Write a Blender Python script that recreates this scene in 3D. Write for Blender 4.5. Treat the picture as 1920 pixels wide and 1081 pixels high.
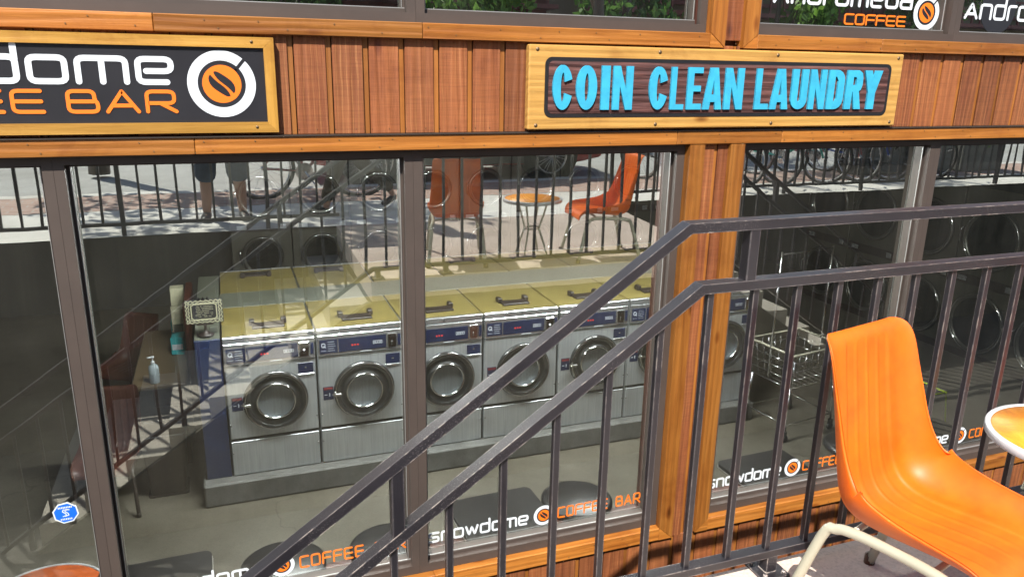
import bpy, math, random
from mathutils import Vector, Matrix, Euler
random.seed(7)
R = math.radians
S = bpy.context.scene
for o in list(bpy.data.objects): bpy.data.objects.remove(o)

# ------------------------------------------------------------------ camera, sky, sun, exposure
RX, RY, RZ = ((0.9377, -0.3467, 0.0), (0, 0, 0), (0, 0, 0))
def unit(v): return v.normalized()
FPX = 1461.0
def cv(px, py): return unit(Vector((px-960, -(py-540.5), -FPX)))
wx = cv(5037, 195); wz = -cv(865, 5601)
wy = unit(wz.cross(wx)); wx = unit(wy.cross(wz))
ROT = Matrix((wx, wy, wz))                      # rows: world axes seen from the camera
cam_d = bpy.data.cameras.new('camera'); cam = bpy.data.objects.new('camera', cam_d)
S.collection.objects.link(cam); S.camera = cam
cam.matrix_world = Matrix.Translation((0, -3.55, 1.47)) @ ROT.to_4x4()
cam_d.sensor_width = 36; cam_d.lens = 36*FPX/1920; cam_d.clip_start = 0.05; cam_d.clip_end = 600
SUN_FROM = Vector((-0.33, -0.565, 0.76)).normalized()
elev = math.asin(SUN_FROM.z); az = math.atan2(SUN_FROM.x, SUN_FROM.y)
W = bpy.data.worlds.new('World'); S.world = W; W.use_nodes = True
wn = W.node_tree; bg = wn.nodes['Background']
sky = wn.nodes.new('ShaderNodeTexSky'); sky.sky_type = 'NISHITA'; sky.sun_disc = False
sky.sun_elevation = elev; sky.sun_rotation = az
wn.links.new(sky.outputs[0], bg.inputs[0]); bg.inputs[1].default_value = 0.10
sd = bpy.data.lights.new('sun', 'SUN'); sd.energy = 5.0; sd.angle = R(0.5); sd.color = (1, .95, .87)
so = bpy.data.objects.new('sun', sd); S.collection.objects.link(so)
so.rotation_euler = (-SUN_FROM).to_track_quat('-Z', 'Y').to_euler()
S.view_settings.view_transform = 'Standard'; S.view_settings.look = 'None'
S.view_settings.exposure = 0.95; S.view_settings.gamma = 1
S.render.engine = 'CYCLES'
S.cycles.max_bounces = 10; S.cycles.transparent_max_bounces = 16; S.cycles.glossy_bounces = 5
S.cycles.caustics_reflective = False; S.cycles.caustics_refractive = False
S.cycles.sample_clamp_indirect = 4

# ------------------------------------------------------------------ mesh builder
COL = S.collection
class MB:
    def __init__(s): s.v = []; s.f = []; s.r = []; s.sm = []
    def add(s, vs, fs, rnd=None, smooth=False):
        b = len(s.v); s.v += [tuple(v) for v in vs]
        rnd = random.random() if rnd is None else rnd
        for f in fs: s.f.append([b+i for i in f]); s.r.append(rnd); s.sm.append(smooth)
        return s
    def box(s, x0, y0, z0, x1, y1, z1, rnd=None, M=None, bev=0):
        if bev > 0:
            b = min(bev, abs(x1-x0)*.49, abs(y1-y0)*.49, abs(z1-z0)*.49)
            vs = []; idx = {}
            P = ((x0, x1), (y0, y1), (z0, z1))
            for i in (0, 1):
                for j in (0, 1):
                    for k in (0, 1):
                        c = [P[0][i], P[1][j], P[2][k]]; sg = [1 if q == 0 else -1 for q in (i, j, k)]
                        for a in range(3):
                            p = [c[m]+(0 if m == a else sg[m]*b) for m in range(3)]
                            idx[i, j, k, a] = len(vs); vs.append(p)
            fs = []
            for a in range(3):
                u, w = [m for m in range(3) if m != a]
                for e in (0, 1):
                    def key(p, q):
                        t = [0, 0, 0]; t[a] = e; t[u] = p; t[w] = q; return (t[0], t[1], t[2], a)
                    q = [idx[key(0, 0)], idx[key(1, 0)], idx[key(1, 1)], idx[key(0, 1)]]
                    fl = (e == 0) ^ (a == 1)
                    fs.append(q[::-1] if fl else q)
            for a in range(3):
                u, w = [m for m in range(3) if m != a]
                for p in (0, 1):
                    for q in (0, 1):
                        def k2(e, ax):
                            t = [0, 0, 0]; t[a] = e; t[u] = p; t[w] = q; return idx[(t[0], t[1], t[2], ax)]
                        fs.append([k2(0, u), k2(0, w), k2(1, w), k2(1, u)])
            for i in (0, 1):
                for j in (0, 1):
                    for k in (0, 1): fs.append([idx[i, j, k, 0], idx[i, j, k, 1], idx[i, j, k, 2]])
        else:
            vs = [(x, y, z) for x in (x0, x1) for y in (y0, y1) for z in (z0, z1)]
            fs = [(0, 1, 3, 2), (4, 6, 7, 5), (0, 4, 5, 1), (2, 3, 7, 6), (0, 2, 6, 4), (1, 5, 7, 3)]
        if M: vs = [M @ Vector(v) for v in vs]
        return s.add(vs, fs, rnd)
    def prism(s, pts, axis='y', a=0, b=1, rnd=None, M=None, smooth=False):
        """pts: outline in the plane perpendicular to axis (order of the two other axes), extruded a..b"""
        n = len(pts)
        def P(p, t):
            return (t, p[0], p[1]) if axis == 'x' else (p[0], t, p[1]) if axis == 'y' else (p[0], p[1], t)
        vs = [P(p, a) for p in pts]+[P(p, b) for p in pts]
        if M: vs = [M @ Vector(v) for v in vs]
        fs = [[i, (i+1) % n, n+(i+1) % n, n+i] for i in range(n)]+[list(range(n))[::-1], list(range(n, 2*n))]
        return s.add(vs, fs, rnd, smooth)
    def tube(s, path, r, n=8, rnd=None, closed=False, caps=True, square=False, ry=None, up=None, M=None):
        P = [Vector(p) for p in path]; rr = r if isinstance(r, (list, tuple)) else [r]*len(P)
        vs = []; m = len(P)
        N0 = Vector(up) if up else None
        k = 4 if square else n
        for i, p in enumerate(P):
            if closed: a = P[(i-1) % m]; b = P[(i+1) % m]
            else: a = P[max(i-1, 0)]; b = P[min(i+1, m-1)]
            d1 = (p-a); d2 = (b-p)
            t = (d1.normalized() if d1.length else d2.normalized())+(d2.normalized() if d2.length else d1.normalized())
            t.normalize()
            if N0 is None:
                N0 = Vector((0, 0, 1)) if abs(t.z) < .9 else Vector((0, 1, 0))
            nn = N0-t*N0.dot(t)
            if nn.length < 1e-4: nn = t.orthogonal()
            nn.normalize(); bb = t.cross(nn)
            if not up: N0 = nn
            # miter scale
            sc = 1.0
            if d1.length and d2.length:
                c = max(.3, d1.normalized().dot(t)); sc = 1/c
            for q in range(k):
                if square:
                    cx, cy = ((1, 1), (-1, 1), (-1, -1), (1, -1))[q]
                    o = nn*(cx*rr[i]*sc)+bb*(cy*(ry if ry else rr[i]))
                else:
                    an = 2*math.pi*q/n; o = nn*(math.cos(an)*rr[i])+bb*(math.sin(an)*rr[i])
                vs.append(p+o)
        if M: vs = [M @ v for v in vs]
        fs = []
        for i in range(m if closed else m-1):
            j = (i+1) % m
            for q in range(k):
                fs.append([i*k+q, i*k+(q+1) % k, j*k+(q+1) % k, j*k+q])
        if caps and not closed: fs += [list(range(k))[::-1], [(m-1)*k+q for q in range(k)]]
        s.add(vs, fs, rnd, not square)
        return s
    def lathe(s, prof, n=32, M=None, rnd=None, smooth=True, cap=True):
        """prof: (radius, height) pairs about local z"""
        vs = []
        for r_, h in prof:
            for q in range(n):
                a = 2*math.pi*q/n; vs.append(Vector((r_*math.cos(a), r_*math.sin(a), h)))
        if M: vs = [M @ v for v in vs]
        fs = []
        for i in range(len(prof)-1):
            for q in range(n): fs.append([i*n+q, i*n+(q+1) % n, (i+1)*n+(q+1) % n, (i+1)*n+q])
        if cap:
            if prof[0][0] > 1e-6: fs.append(list(range(n))[::-1])
            if prof[-1][0] > 1e-6: fs.append([(len(prof)-1)*n+q for q in range(n)])
        return s.add(vs, fs, rnd, smooth)
    def grid(s, pts, nu, nv, rnd=None, smooth=True):
        fs = [[i*nv+j, (i+1)*nv+j, (i+1)*nv+j+1, i*nv+j+1] for i in range(nu-1) for j in range(nv-1)]
        return s.add(pts, fs, rnd, smooth)
    def build(s, name, mat, parent=None, world=False, mods=None):
        me = bpy.data.meshes.new(name)
        vs = s.v
        if world and parent is not None:
            q = parent
            L = Vector((0, 0, 0))
            while q is not None: L = L+q.location; q = q.parent
            vs = [(v[0]-L.x, v[1]-L.y, v[2]-L.z) for v in vs]
        me.from_pydata(vs, [], s.f); me.update()
        at = me.attributes.new('rnd', 'FLOAT', 'FACE'); at.data.foreach_set('value', s.r)
        me.polygons.foreach_set('use_smooth', s.sm)
        import bmesh
        bm = bmesh.new(); bm.from_mesh(me); bmesh.ops.recalc_face_normals(bm, faces=bm.faces)
        bm.to_mesh(me); bm.free()
        me.materials.append(mat)
        o = bpy.data.objects.new(name, me); COL.objects.link(o)
        if parent is not None: o.parent = parent
        return o
def thing(name, label, cat, loc=(0, 0, 0), rz=0, group=None):
    o = bpy.data.objects.new(name, None); COL.objects.link(o); o.empty_display_size = .1
    o.location = loc; o.rotation_euler = (0, 0, rz); o['label'] = label; o['category'] = cat
    if group: o['group'] = group
    return o
def tag(o, label, cat, group=None, kind=None):
    o['label'] = label; o['category'] = cat
    if group: o['group'] = group
    if kind: o['kind'] = kind
    return o
def struct(o, label=None):
    o['kind'] = 'structure'
    if label: o['label'] = label
    return o
def copy_tree(o, parent=None):
    c = o.copy(); COL.objects.link(c); c.parent = parent
    for ch in list(o.children): copy_tree(ch, c)
    return c
def dup(o, loc, rz=None, label=None):
    c = copy_tree(o); c.location = loc
    if rz is not None: c.rotation_euler = (0, 0, rz)
    if label: c['label'] = label
    return c

# ------------------------------------------------------------------ materials
def newmat(name):
    m = bpy.data.materials.new(name); m.use_nodes = True; nt = m.node_tree
    return m, nt, nt.nodes['Principled BSDF']
def ramp(nt, stops, fac=None, interp='LINEAR'):
    r = nt.nodes.new('ShaderNodeValToRGB'); r.color_ramp.interpolation = interp
    e = r.color_ramp.elements
    while len(e) < len(stops): e.new(.5)
    for i, (p, c) in enumerate(stops): e[i].position = p; e[i].color = (*c, 1) if len(c) == 3 else c
    if fac is not None: nt.links.new(fac, r.inputs[0])
    return r
def coords(nt, scale=(1, 1, 1), rnd=True, use='Object'):
    tc = nt.nodes.new('ShaderNodeTexCoord'); mp = nt.nodes.new('ShaderNodeMapping')
    mp.inputs['Scale'].default_value = scale
    src = tc.outputs[use]
    if rnd:
        at = nt.nodes.new('ShaderNodeAttribute'); at.attribute_name = 'rnd'
        ml = nt.nodes.new('ShaderNodeVectorMath'); ml.operation = 'MULTIPLY_ADD'
        nt.links.new(at.outputs['Fac'], ml.inputs[0]); ml.inputs[1].default_value = (17, 23, 31)
        nt.links.new(src, ml.inputs[2]); src = ml.outputs[0]
    nt.links.new(src, mp.inputs[0]); return mp.outputs[0]
def noise(nt, vec, sc, det=4, rough=.55, dist=0):
    n = nt.nodes.new('ShaderNodeTexNoise'); n.inputs['Scale'].default_value = sc
    n.inputs['Detail'].default_value = det; n.inputs['Roughness'].default_value = rough
    n.inputs['Distortion'].default_value = dist
    nt.links.new(vec, n.inputs[0]); return n.outputs['Fac']
def mix(nt, a, b, fac, mode='MIX'):
    m = nt.nodes.new('ShaderNodeMix'); m.data_type = 'RGBA'; m.blend_type = mode
    for sock, val in ((m.inputs[0], fac), (m.inputs[6], a), (m.inputs[7], b)):
        if hasattr(val, 'is_linked') or isinstance(val, bpy.types.NodeSocket): nt.links.new(val, sock)
        elif isinstance(val, (int, float)): sock.default_value = val
        else: sock.default_value = (*val, 1)
    return m.outputs[2]
def bump(nt, h, strength, dist, bsdf):
    b = nt.nodes.new('ShaderNodeBump'); b.inputs['Strength'].default_value = strength
    b.inputs['Distance'].default_value = dist; nt.links.new(h, b.inputs['Height'])
    nt.links.new(b.outputs[0], bsdf.inputs['Normal'])
def plain(name, col, rough=.6, metal=0, var=.12, sc=8, bmp=0, coat=0, emit=0):
    m, nt, b = newmat(name)
    v = coords(nt, rnd=True); n = noise(nt, v, sc, 5, .6)
    c = ramp(nt, [(.25, tuple(x*(1-var) for x in col)), (.75, tuple(min(1, x*(1+var)) for x in col))], n)
    nt.links.new(c.outputs[0], b.inputs['Base Color'])
    b.inputs['Roughness'].default_value = rough; b.inputs['Metallic'].default_value = metal
    if coat: b.inputs['Coat Weight'].default_value = coat; b.inputs['Coat Roughness'].default_value = .1
    if bmp: bump(nt, n, bmp, .01, b)
    if emit: b.inputs['Emission Color'].default_value = (*col, 1); b.inputs['Emission Strength'].default_value = emit
    return m
def wood(name, axis, dark, mid, light, rough=.55, grain=1.0, rvar=.35, knots=True, bmp=.35, coarse=1, cross=6, streak=0):
    """grain runs along axis"""
    m, nt, b = newmat(name)
    st = [cross, cross, cross]; st[axis] = .55
    v = coords(nt, tuple(st))
    n1 = noise(nt, v, 2.2*coarse, 6, .6, .6)
    st2 = [34, 34, 34]; st2[axis] = 1.6
    v2 = coords(nt, tuple(st2)); n2 = noise(nt, v2, 2.5, 3, .7)
    wv = nt.nodes.new('ShaderNodeTexWave'); wv.wave_type = 'RINGS'; wv.rings_direction = 'XYZ'[axis]
    st3 = [6, 6, 6]; st3[axis] = .38
    v3 = coords(nt, tuple(st3)); nt.links.new(v3, wv.inputs[0])
    wv.inputs['Scale'].default_value = 1.6; wv.inputs['Distortion'].default_value = 7
    wv.inputs['Detail'].default_value = 3; wv.inputs['Detail Scale'].default_value = 1.3
    c = ramp(nt, [(.25, dark), (.5, mid), (.75, light)], n1).outputs[0]
    g = ramp(nt, [(0, (.6, .52, .45)), (.3, (1, 1, 1)), (.85, (1.0, 1.0, 1.0)), (1, (1.25, 1.2, 1.1))], wv.outputs['Fac']).outputs[0]
    c = mix(nt, c, g, min(1, .38*grain), 'MULTIPLY')
    g2 = ramp(nt, [(.3, (.68, .62, .56)), (.5, (1, 1, 1)), (.75, (1.12, 1.1, 1.05))], n2).outputs[0]
    c = mix(nt, c, g2, min(1, .5*grain), 'MULTIPLY')
    if streak:
        ws = nt.nodes.new('ShaderNodeTexWave'); ws.wave_type = 'RINGS'; ws.rings_direction = 'XYZ'[axis]
        s5 = [9, 9, 9]; s5[axis] = 1.1; v5 = coords(nt, tuple(s5)); nt.links.new(v5, ws.inputs[0])
        ws.inputs['Scale'].default_value = 2.6; ws.inputs['Distortion'].default_value = 6; ws.inputs['Detail'].default_value = 2.5; ws.inputs['Detail Scale'].default_value = .8
        msk = noise(nt, coords(nt, (5, 5, 1.5)), 1.2, 2, .5)
        ln = ramp(nt, [(.86, (0, 0, 0)), (.97, (1, 1, 1))], ws.outputs['Fac']).outputs[0]
        mk = ramp(nt, [(.45, (0, 0, 0)), (.62, (1, 1, 1))], msk).outputs[0]
        ft = mix(nt, ln, mk, 1.0, 'MULTIPLY'); ft = mix(nt, (0, 0, 0), ft, streak)
        c = mix(nt, c, (.42, .19, .065), ft)
        hz = [2, 2, 2]; hz[axis] = 70; nh = noise(nt, coords(nt, tuple(hz)), 2.0, 3, .8)
        c = mix(nt, c, ramp(nt, [(.35, (.8, .77, .75)), (.55, (1, 1, 1)), (.7, (1.12, 1.12, 1.1))], nh).outputs[0], .8, 'MULTIPLY')
    at = nt.nodes.new('ShaderNodeAttribute'); at.attribute_name = 'rnd'
    rv = ramp(nt, [(0, (1-rvar,)*3), (1, (1+rvar*.3, 1+rvar*.2, 1))], at.outputs['Fac']).outputs[0]
    c = mix(nt, c, rv, 1.0, 'MULTIPLY')
    if knots:
        vo = nt.nodes.new('ShaderNodeTexVoronoi'); st4 = [5.5, 5.5, 5.5]; st4[axis] = 2.3
        vk = coords(nt, tuple(st4)); nt.links.new(vk, vo.inputs[0]); vo.inputs['Scale'].default_value = 1
        vo.inputs['Randomness'].default_value = 1
        k = ramp(nt, [(.035, (.18, .1, .06)), (.075, (.55, .4, .3)), (.13, (1, 1, 1))], vo.outputs['Distance']).outputs[0]
        c = mix(nt, c, k, .8, 'MULTIPLY')
    gr = noise(nt, coords(nt, (1, 1, 1), rnd=False), 2.3, 6, .7, .4)
    c = mix(nt, c, ramp(nt, [(.3, (.62, .5, .42)), (.48, (1, 1, 1)), (.75, (1.1, 1.12, 1.15))], gr).outputs[0], .75, 'MULTIPLY')
    nt.links.new(c, b.inputs['Base Color']); b.inputs['Roughness'].default_value = rough
    ad = nt.nodes.new('ShaderNodeMath'); ad.operation = 'ADD'
    nt.links.new(n2, ad.inputs[0]); nt.links.new(wv.outputs['Fac'], ad.inputs[1])
    bump(nt, ad.outputs[0], bmp, .004, b)
    return m
AMB = ((.25, .08, .014), (.36, .135, .024), (.43, .18, .038))
M_trimx = wood('trim_wood_x', 0, *AMB, rough=.42, grain=.8)
M_trimz = wood('trim_wood_z', 2, *AMB, rough=.42, grain=.8)
SID = ((.165, .044, .014), (.235, .074, .022), (.29, .10, .032))
M_side = wood('siding_wood', 2, *SID, rough=.7, grain=.5, rvar=.28, bmp=.8, coarse=.7, cross=3.2, streak=.45)
M_chan = wood('channel_wood', 2, (.24, .085, .018), (.31, .115, .022), (.35, .14, .03), rough=.5, grain=.5, knots=False)
M_pine = wood('pine_wood', 0, (.40, .21, .052), (.47, .26, .068), (.52, .30, .088), rough=.4, grain=.45, rvar=.12)
M_pinez = wood('pine_wood_z', 2, (.40, .21, .052), (.47, .26, .068), (.52, .30, .088), rough=.4, grain=.45, rvar=.12)
M_s1x = wood('sign_trim_x', 0, (.32, .16, .026), (.42, .22, .04), (.50, .28, .06), rough=.4, grain=.5, rvar=.15)
M_s1z = wood('sign_trim_z', 2, (.32, .16, .026), (.42, .22, .04), (.50, .28, .06), rough=.4, grain=.5, rvar=.15)
M_blast = wood('sandblasted_panel', 0, (.03, .012, .011), (.08, .03, .027), (.15, .06, .05), rough=.8, grain=1.5, rvar=.1, knots=False, bmp=1.0, coarse=2.5)
M_frame = plain('bronze_aluminium', (.058, .043, .036), .6, 0, .12, 5)
M_frame2 = plain('bronze_aluminium_edge', (.05, .04, .034), .4, .3, .12, 5)
M_gasket = plain('gasket', (.45, .45, .44), .35, .6)
M_black = plain('black_paint', (.012, .012, .014), .45)
M_signbk = plain('sign_black', (.018, .018, .022), .35, 0, .2, 3)
M_white = plain('white_vinyl', (.62, .66, .70), .5, 0, .03)
M_orange = plain('orange_vinyl', (.80, .17, .010), .5, 0, .05)
M_cyan = plain('turquoise_paint', (.035, .34, .52), .5, 0, .16, 14, .3)
M_blue = plain('blue_sticker', (.01, .12, .62), .4)
M_screw = plain('screw_metal', (.2, .13, .07), .5, .6)

def concrete(name, c1, c2, sc=2.5, rough=.85, forms=False, cracks=False):
    m, nt, b = newmat(name); v = coords(nt, rnd=False)
    n = noise(nt, v, sc, 8, .65); n2 = noise(nt, v, 90, 3, .7)
    c = ramp(nt, [(.3, c1), (.7, c2)], n).outputs[0]
    sp = ramp(nt, [(.32, (.72, .72, .7)), (.5, (1, 1, 1)), (.72, (1.1, 1.1, 1.08))], n2).outputs[0]
    c = mix(nt, c, sp, .7, 'MULTIPLY')
    st = noise(nt, v, .7, 4, .5)
    c = mix(nt, c, ramp(nt, [(.35, (.75, .73, .7)), (.55, (1, 1, 1))], st).outputs[0], .6, 'MULTIPLY')
    h = n2
    if forms:
        vs_ = coords(nt, (6.5, 6.5, .15), rnd=False); nf = noise(nt, vs_, 1, 3, .7)
        c = mix(nt, c, ramp(nt, [(.4, (.45, .42, .38)), (.6, (1, 1, 1))], nf).outputs[0], .7, 'MULTIPLY')
    if cracks:
        vo = nt.nodes.new('ShaderNodeTexVoronoi'); vo.feature = 'DISTANCE_TO_EDGE'
        vd = nt.nodes.new('ShaderNodeVectorMath'); vd.operation = 'ADD'
        nz = nt.nodes.new('ShaderNodeTexNoise'); nz.inputs['Scale'].default_value = 3; nt.links.new(v, nz.inputs[0])
        nt.links.new(v, vd.inputs[0]); nt.links.new(nz.outputs['Color'], vd.inputs[1])
        nt.links.new(vd.outputs[0], vo.inputs[0]); vo.inputs['Scale'].default_value = .22
        c = mix(nt, c, ramp(nt, [(.0, (.4, .38, .35)), (.0016, (1, 1, 1))], vo.outputs['Distance']).outputs[0], .6, 'MULTIPLY')
    nt.links.new(c, b.inputs['Base Color']); b.inputs['Roughness'].default_value = rough
    bump(nt, h, .25, .004, b); return m
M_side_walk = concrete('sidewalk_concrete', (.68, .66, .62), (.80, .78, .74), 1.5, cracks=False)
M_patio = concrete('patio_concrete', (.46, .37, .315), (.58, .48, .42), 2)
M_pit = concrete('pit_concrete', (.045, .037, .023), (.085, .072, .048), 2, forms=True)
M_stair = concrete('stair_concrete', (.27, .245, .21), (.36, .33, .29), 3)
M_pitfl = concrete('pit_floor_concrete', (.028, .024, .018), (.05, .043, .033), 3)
M_floor = concrete('polished_floor', (.10, .088, .066), (.20, .182, .145), 1.1, .28, cracks=True)
M_plinth = concrete('plinth_concrete', (.09, .09, .085), (.2, .2, .19), 4, .6)
M_asph = concrete('road_asphalt', (.42, .42, .41), (.52, .52, .51), 3)
def brickmat(name, c1, c2, mo, sc, w=.5, h=.25, rot=0):
    m, nt, b = newmat(name); v = coords(nt, (sc, sc, sc), rnd=False)
    br = nt.nodes.new('ShaderNodeTexBrick'); nt.links.new(v, br.inputs[0])
    br.inputs['Color1'].default_value = (*c1, 1); br.inputs['Color2'].default_value = (*c2, 1); br.inputs['Mortar'].default_value = (*mo, 1)
    br.inputs['Scale'].default_value = 1; br.inputs['Brick Width'].default_value = w; br.inputs['Row Height'].default_value = h
    br.inputs['Mortar Size'].default_value = .02
    nt.links.new(br.outputs['Color'], b.inputs['Base Color']); b.inputs['Roughness'].default_value = .85; return m
M_brick = brickmat('brick_pavers', (.42, .26, .21), (.5, .34, .28), (.45, .4, .36), 2.4)
M_ground = plain('grass_ground', (.06, .09, .03), .9, 0, .3, .6)
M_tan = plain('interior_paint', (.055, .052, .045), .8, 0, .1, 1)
M_ceil = plain('ceiling_paint', (.35, .34, .3), .8, 0, .05, 1)
M_dwood = wood('brown_panel', 2, (.045, .012, .008), (.09, .025, .014), (.13, .04, .022), rough=.45, grain=.6, knots=False)

def steel(name, col, rough=.32, metal=.85, streak=2):
    m, nt, b = newmat(name); st = [30, 30, 30]; st[streak] = .8
    v = coords(nt, tuple(st)); n = noise(nt, v, 3, 4, .6); v2 = coords(nt, rnd=True); n2 = noise(nt, v2, 2.2, 3, .6)
    c = ramp(nt, [(.3, tuple(x*.88 for x in col)), (.7, tuple(x*1.08 for x in col))], n).outputs[0]
    c = mix(nt, c, ramp(nt, [(.35, (.8, .8, .8)), (.6, (1, 1, 1))], n2).outputs[0], .5, 'MULTIPLY')
    nt.links.new(c, b.inputs['Base Color']); b.inputs['Metallic'].default_value = metal
    rr = nt.nodes.new('ShaderNodeMapRange'); nt.links.new(n2, rr.inputs[0]); rr.inputs[3].default_value = rough*.75; rr.inputs[4].default_value = rough*1.35
    nt.links.new(rr.outputs[0], b.inputs['Roughness']); bump(nt, noise(nt, v2, 1.6, 2, .5), .25, .02, b); return m
M_steel = steel('stainless', (.56, .59, .61), .40, .65)
M_steel2 = steel('stainless_trim', (.72, .74, .76), .25, .85, 0)
M_doorblk = plain('glossy_black_door', (.02, .02, .02), .16, 0, .05, coat=1)
M_drum = steel('drum_steel', (.5, .52, .54), .3, .9)
M_chrome = plain('chrome', (.75, .75, .76), .12, 1, .02)
M_darkchrome = plain('smoked_chrome', (.09, .088, .085), .22, .95, .05)
M_rubber = plain('black_rubber', (.014, .014, .014), .5)
M_ochre = plain('ochre_enamel', (.17, .135, .042), .42, 0, .2, 3)
M_bulk = plain('grey_green_panel', (.095, .10, .075), .5, 0, .08, 2)
M_navy = plain('navy_panel', (.012, .022, .07), .35, 0, .15, 2)
M_panelnavy = plain('control_navy', (.008, .014, .05), .3)
M_lid = plain('brown_black_plastic', (.022, .015, .012), .45)
M_dryer = plain('dryer_enamel', (.06, .056, .042), .4, .1, .1, 2)
M_dryerdk = plain('dryer_dark_glass', (.012, .012, .011), .12, 0, .05, coat=.5)
M_tabletop = plain('black_laminate', (.010, .008, .007), .38, 0, .2, 6)
M_edge = plain('aluminium_edge', (.5, .48, .45), .3, .8)
M_cream = plain('cream_enamel', (.40, .38, .29), .4, 0, .05, 12, coat=.4)
M_brownfoot = plain('brown_rubber', (.08, .035, .02), .6)
M_lime = plain('lime_enamel', (.42, .55, .02), .35)
M_bottle = plain('clear_plastic', (.38, .45, .48), .15, 0, .05)
M_teal = plain('teal_carton', (.02, .42, .45), .5)
M_card = plain('cream_carton', (.5, .48, .33), .6, 0, .15, 20)
M_tan2 = plain('tan_laminate', (.14, .10, .055), .4, 0, .1, 3)
M_red = plain('red_car_paint', (.42, .012, .02), .22, 0, .04, coat=1)
M_tyre = plain('tyre_rubber', (.02, .02, .02), .8)
M_alloy = plain('alloy', (.55, .53, .5), .3, .8)
M_glassdk = plain('dark_glass', (.015, .02, .02), .05, 0, .02)
M_skin = plain('skin', (.42, .24, .17), .55, 0, .06)
M_denim = plain('denim_shorts', (.035, .055, .09), .9, 0, .2, 30)
M_grey = plain('grey_cotton', (.25, .25, .26), .9)
M_maroon = plain('maroon_cotton', (.18, .015, .02), .9)
M_olive = plain('brown_trousers', (.07, .055, .035), .9)
M_hair = plain('brown_hair', (.03, .018, .01), .7)
M_bikeblk = plain('bike_black', (.015, .015, .02), .3)
M_bikered = plain('bike_maroon', (.25, .01, .03), .3)
M_bikeblue = plain('bike_blue', (.03, .08, .4), .3)
M_bikewhite = plain('bike_white', (.6, .6, .6), .3)
M_teal2 = plain('bike_teal', (.05, .35, .3), .3)

def plastic_orange():
    m, nt, b = newmat('orange_shell_plastic'); v = coords(nt, rnd=False); n = noise(nt, v, 6, 4, .6); n3 = noise(nt, v, 160, 2, .5)
    c = ramp(nt, [(.3, (.68, .105, .004)), (.7, (.76, .15, .005))], n).outputs[0]
    sc_ = noise(nt, coords(nt, (1, 1, 1), rnd=False), 60, 6, .8, .3); c = mix(nt, c, (.86, .34, .10), ramp(nt, [(.66, (0, 0, 0)), (.74, (.5, .5, .5))], sc_).outputs[0])
    dk = noise(nt, v, 3, 5, .7); c = mix(nt, c, ramp(nt, [(.32, (.8, .7, .68)), (.5, (1, 1, 1))], dk).outputs[0], .4, 'MULTIPLY')
    nt.links.new(c, b.inputs['Base Color']); b.inputs['Roughness'].default_value = .5
    b.inputs['Subsurface Weight'].default_value = 0.0
    b.inputs['Specular IOR Level'].default_value = .5
    bump(nt, n3, .06, .001, b)
    # the thin shell lets some sunlight through
    tr = nt.nodes.new('ShaderNodeBsdfTranslucent'); tr.inputs[0].default_value = (.9, .08, .01, 1)
    mx = nt.nodes.new('ShaderNodeMixShader'); mx.inputs[0].default_value = .03
    out = nt.nodes['Material Output']
    nt.links.new(b.outputs[0], mx.inputs[1]); nt.links.new(tr.outputs[0], mx.inputs[2]); nt.links.new(mx.outputs[0], out.inputs[0])
    return m
M_shell = plastic_orange()
def tableorange():
    m, nt, b = newmat('orange_laminate'); v = coords(nt, rnd=False); n = noise(nt, v, 9, 6, .65, 1.2); n2 = noise(nt, v, 120, 3, .6)
    c = ramp(nt, [(.3, (.66, .20, .01)), (.55, (.78, .30, .018)), (.75, (.84, .40, .04))], n).outputs[0]
    c = mix(nt, c, ramp(nt, [(.3, (.8, .75, .7)), (.5, (1, 1, 1))], n2).outputs[0], .5, 'MULTIPLY')
    nt.links.new(c, b.inputs['Base Color']); b.inputs['Roughness'].default_value = .5; return m
M_ttop = tableorange()
M_rim = plain('white_rim', (.55, .55, .56), .35)
def sp_(nt, n2): return ramp(nt, [(.60, (0, 0, 0)), (.66, (1, 1, 1))], n2).outputs[0]
def railmat():
    m, nt, b = newmat('worn_black_railing'); v = coords(nt, rnd=False)
    n = noise(nt, v, 26, 6, .7); n2 = noise(nt, v, 300, 2, .6); n3 = noise(nt, v, 4, 3, .6); n4 = noise(nt, v, 3.1, 2, .5)
    base = ramp(nt, [(.3, (.009, .008, .011)), (.7, (.019, .017, .021))], n3).outputs[0]
    bv = nt.nodes.new('ShaderNodeBevel'); bv.samples = 4; bv.inputs['Radius'].default_value = .0055
    geo = nt.nodes.new('ShaderNodeNewGeometry'); dp = nt.nodes.new('ShaderNodeVectorMath'); dp.operation = 'DOT_PRODUCT'
    nt.links.new(bv.outputs[0], dp.inputs[0]); nt.links.new(geo.outputs['True Normal'], dp.inputs[1])
    ed = ramp(nt, [(.86, (1, 1, 1)), (.985, (0, 0, 0))], dp.outputs['Value'])
    thr = ramp(nt, [(.49, (.0, .0, .0)), (.55, (1, 1, 1))], n)
    pt = ramp(nt, [(.52, (0, 0, 0)), (.62, (1, 1, 1))], n4)
    e2 = mix(nt, ed.outputs[0], thr.outputs[0], 1.0, 'MULTIPLY'); e2 = mix(nt, e2, mix(nt, (.25, .25, .25), (1, 1, 1), pt.outputs[0]), 1.0, 'MULTIPLY')
    chip = ramp(nt, [(.735, (0, 0, 0)), (.76, (1, 1, 1))], n); spx = mix(nt, sp_(nt, n2), pt.outputs[0], 1.0, 'MULTIPLY')
    c = mix(nt, base, (.10, .09, .095), ed.outputs[0])
    c = mix(nt, c, (.50, .43, .38), e2)
    c = mix(nt, c, (.12, .11, .11), spx)
    c = mix(nt, c, (.4, .3, .24), chip.outputs[0])
    nt.links.new(c, b.inputs['Base Color']); b.inputs['Roughness'].default_value = .33
    bump(nt, n2, .25, .002, b); b.inputs['Specular IOR Level'].default_value = .7
    return m
M_rail = railmat()
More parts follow.
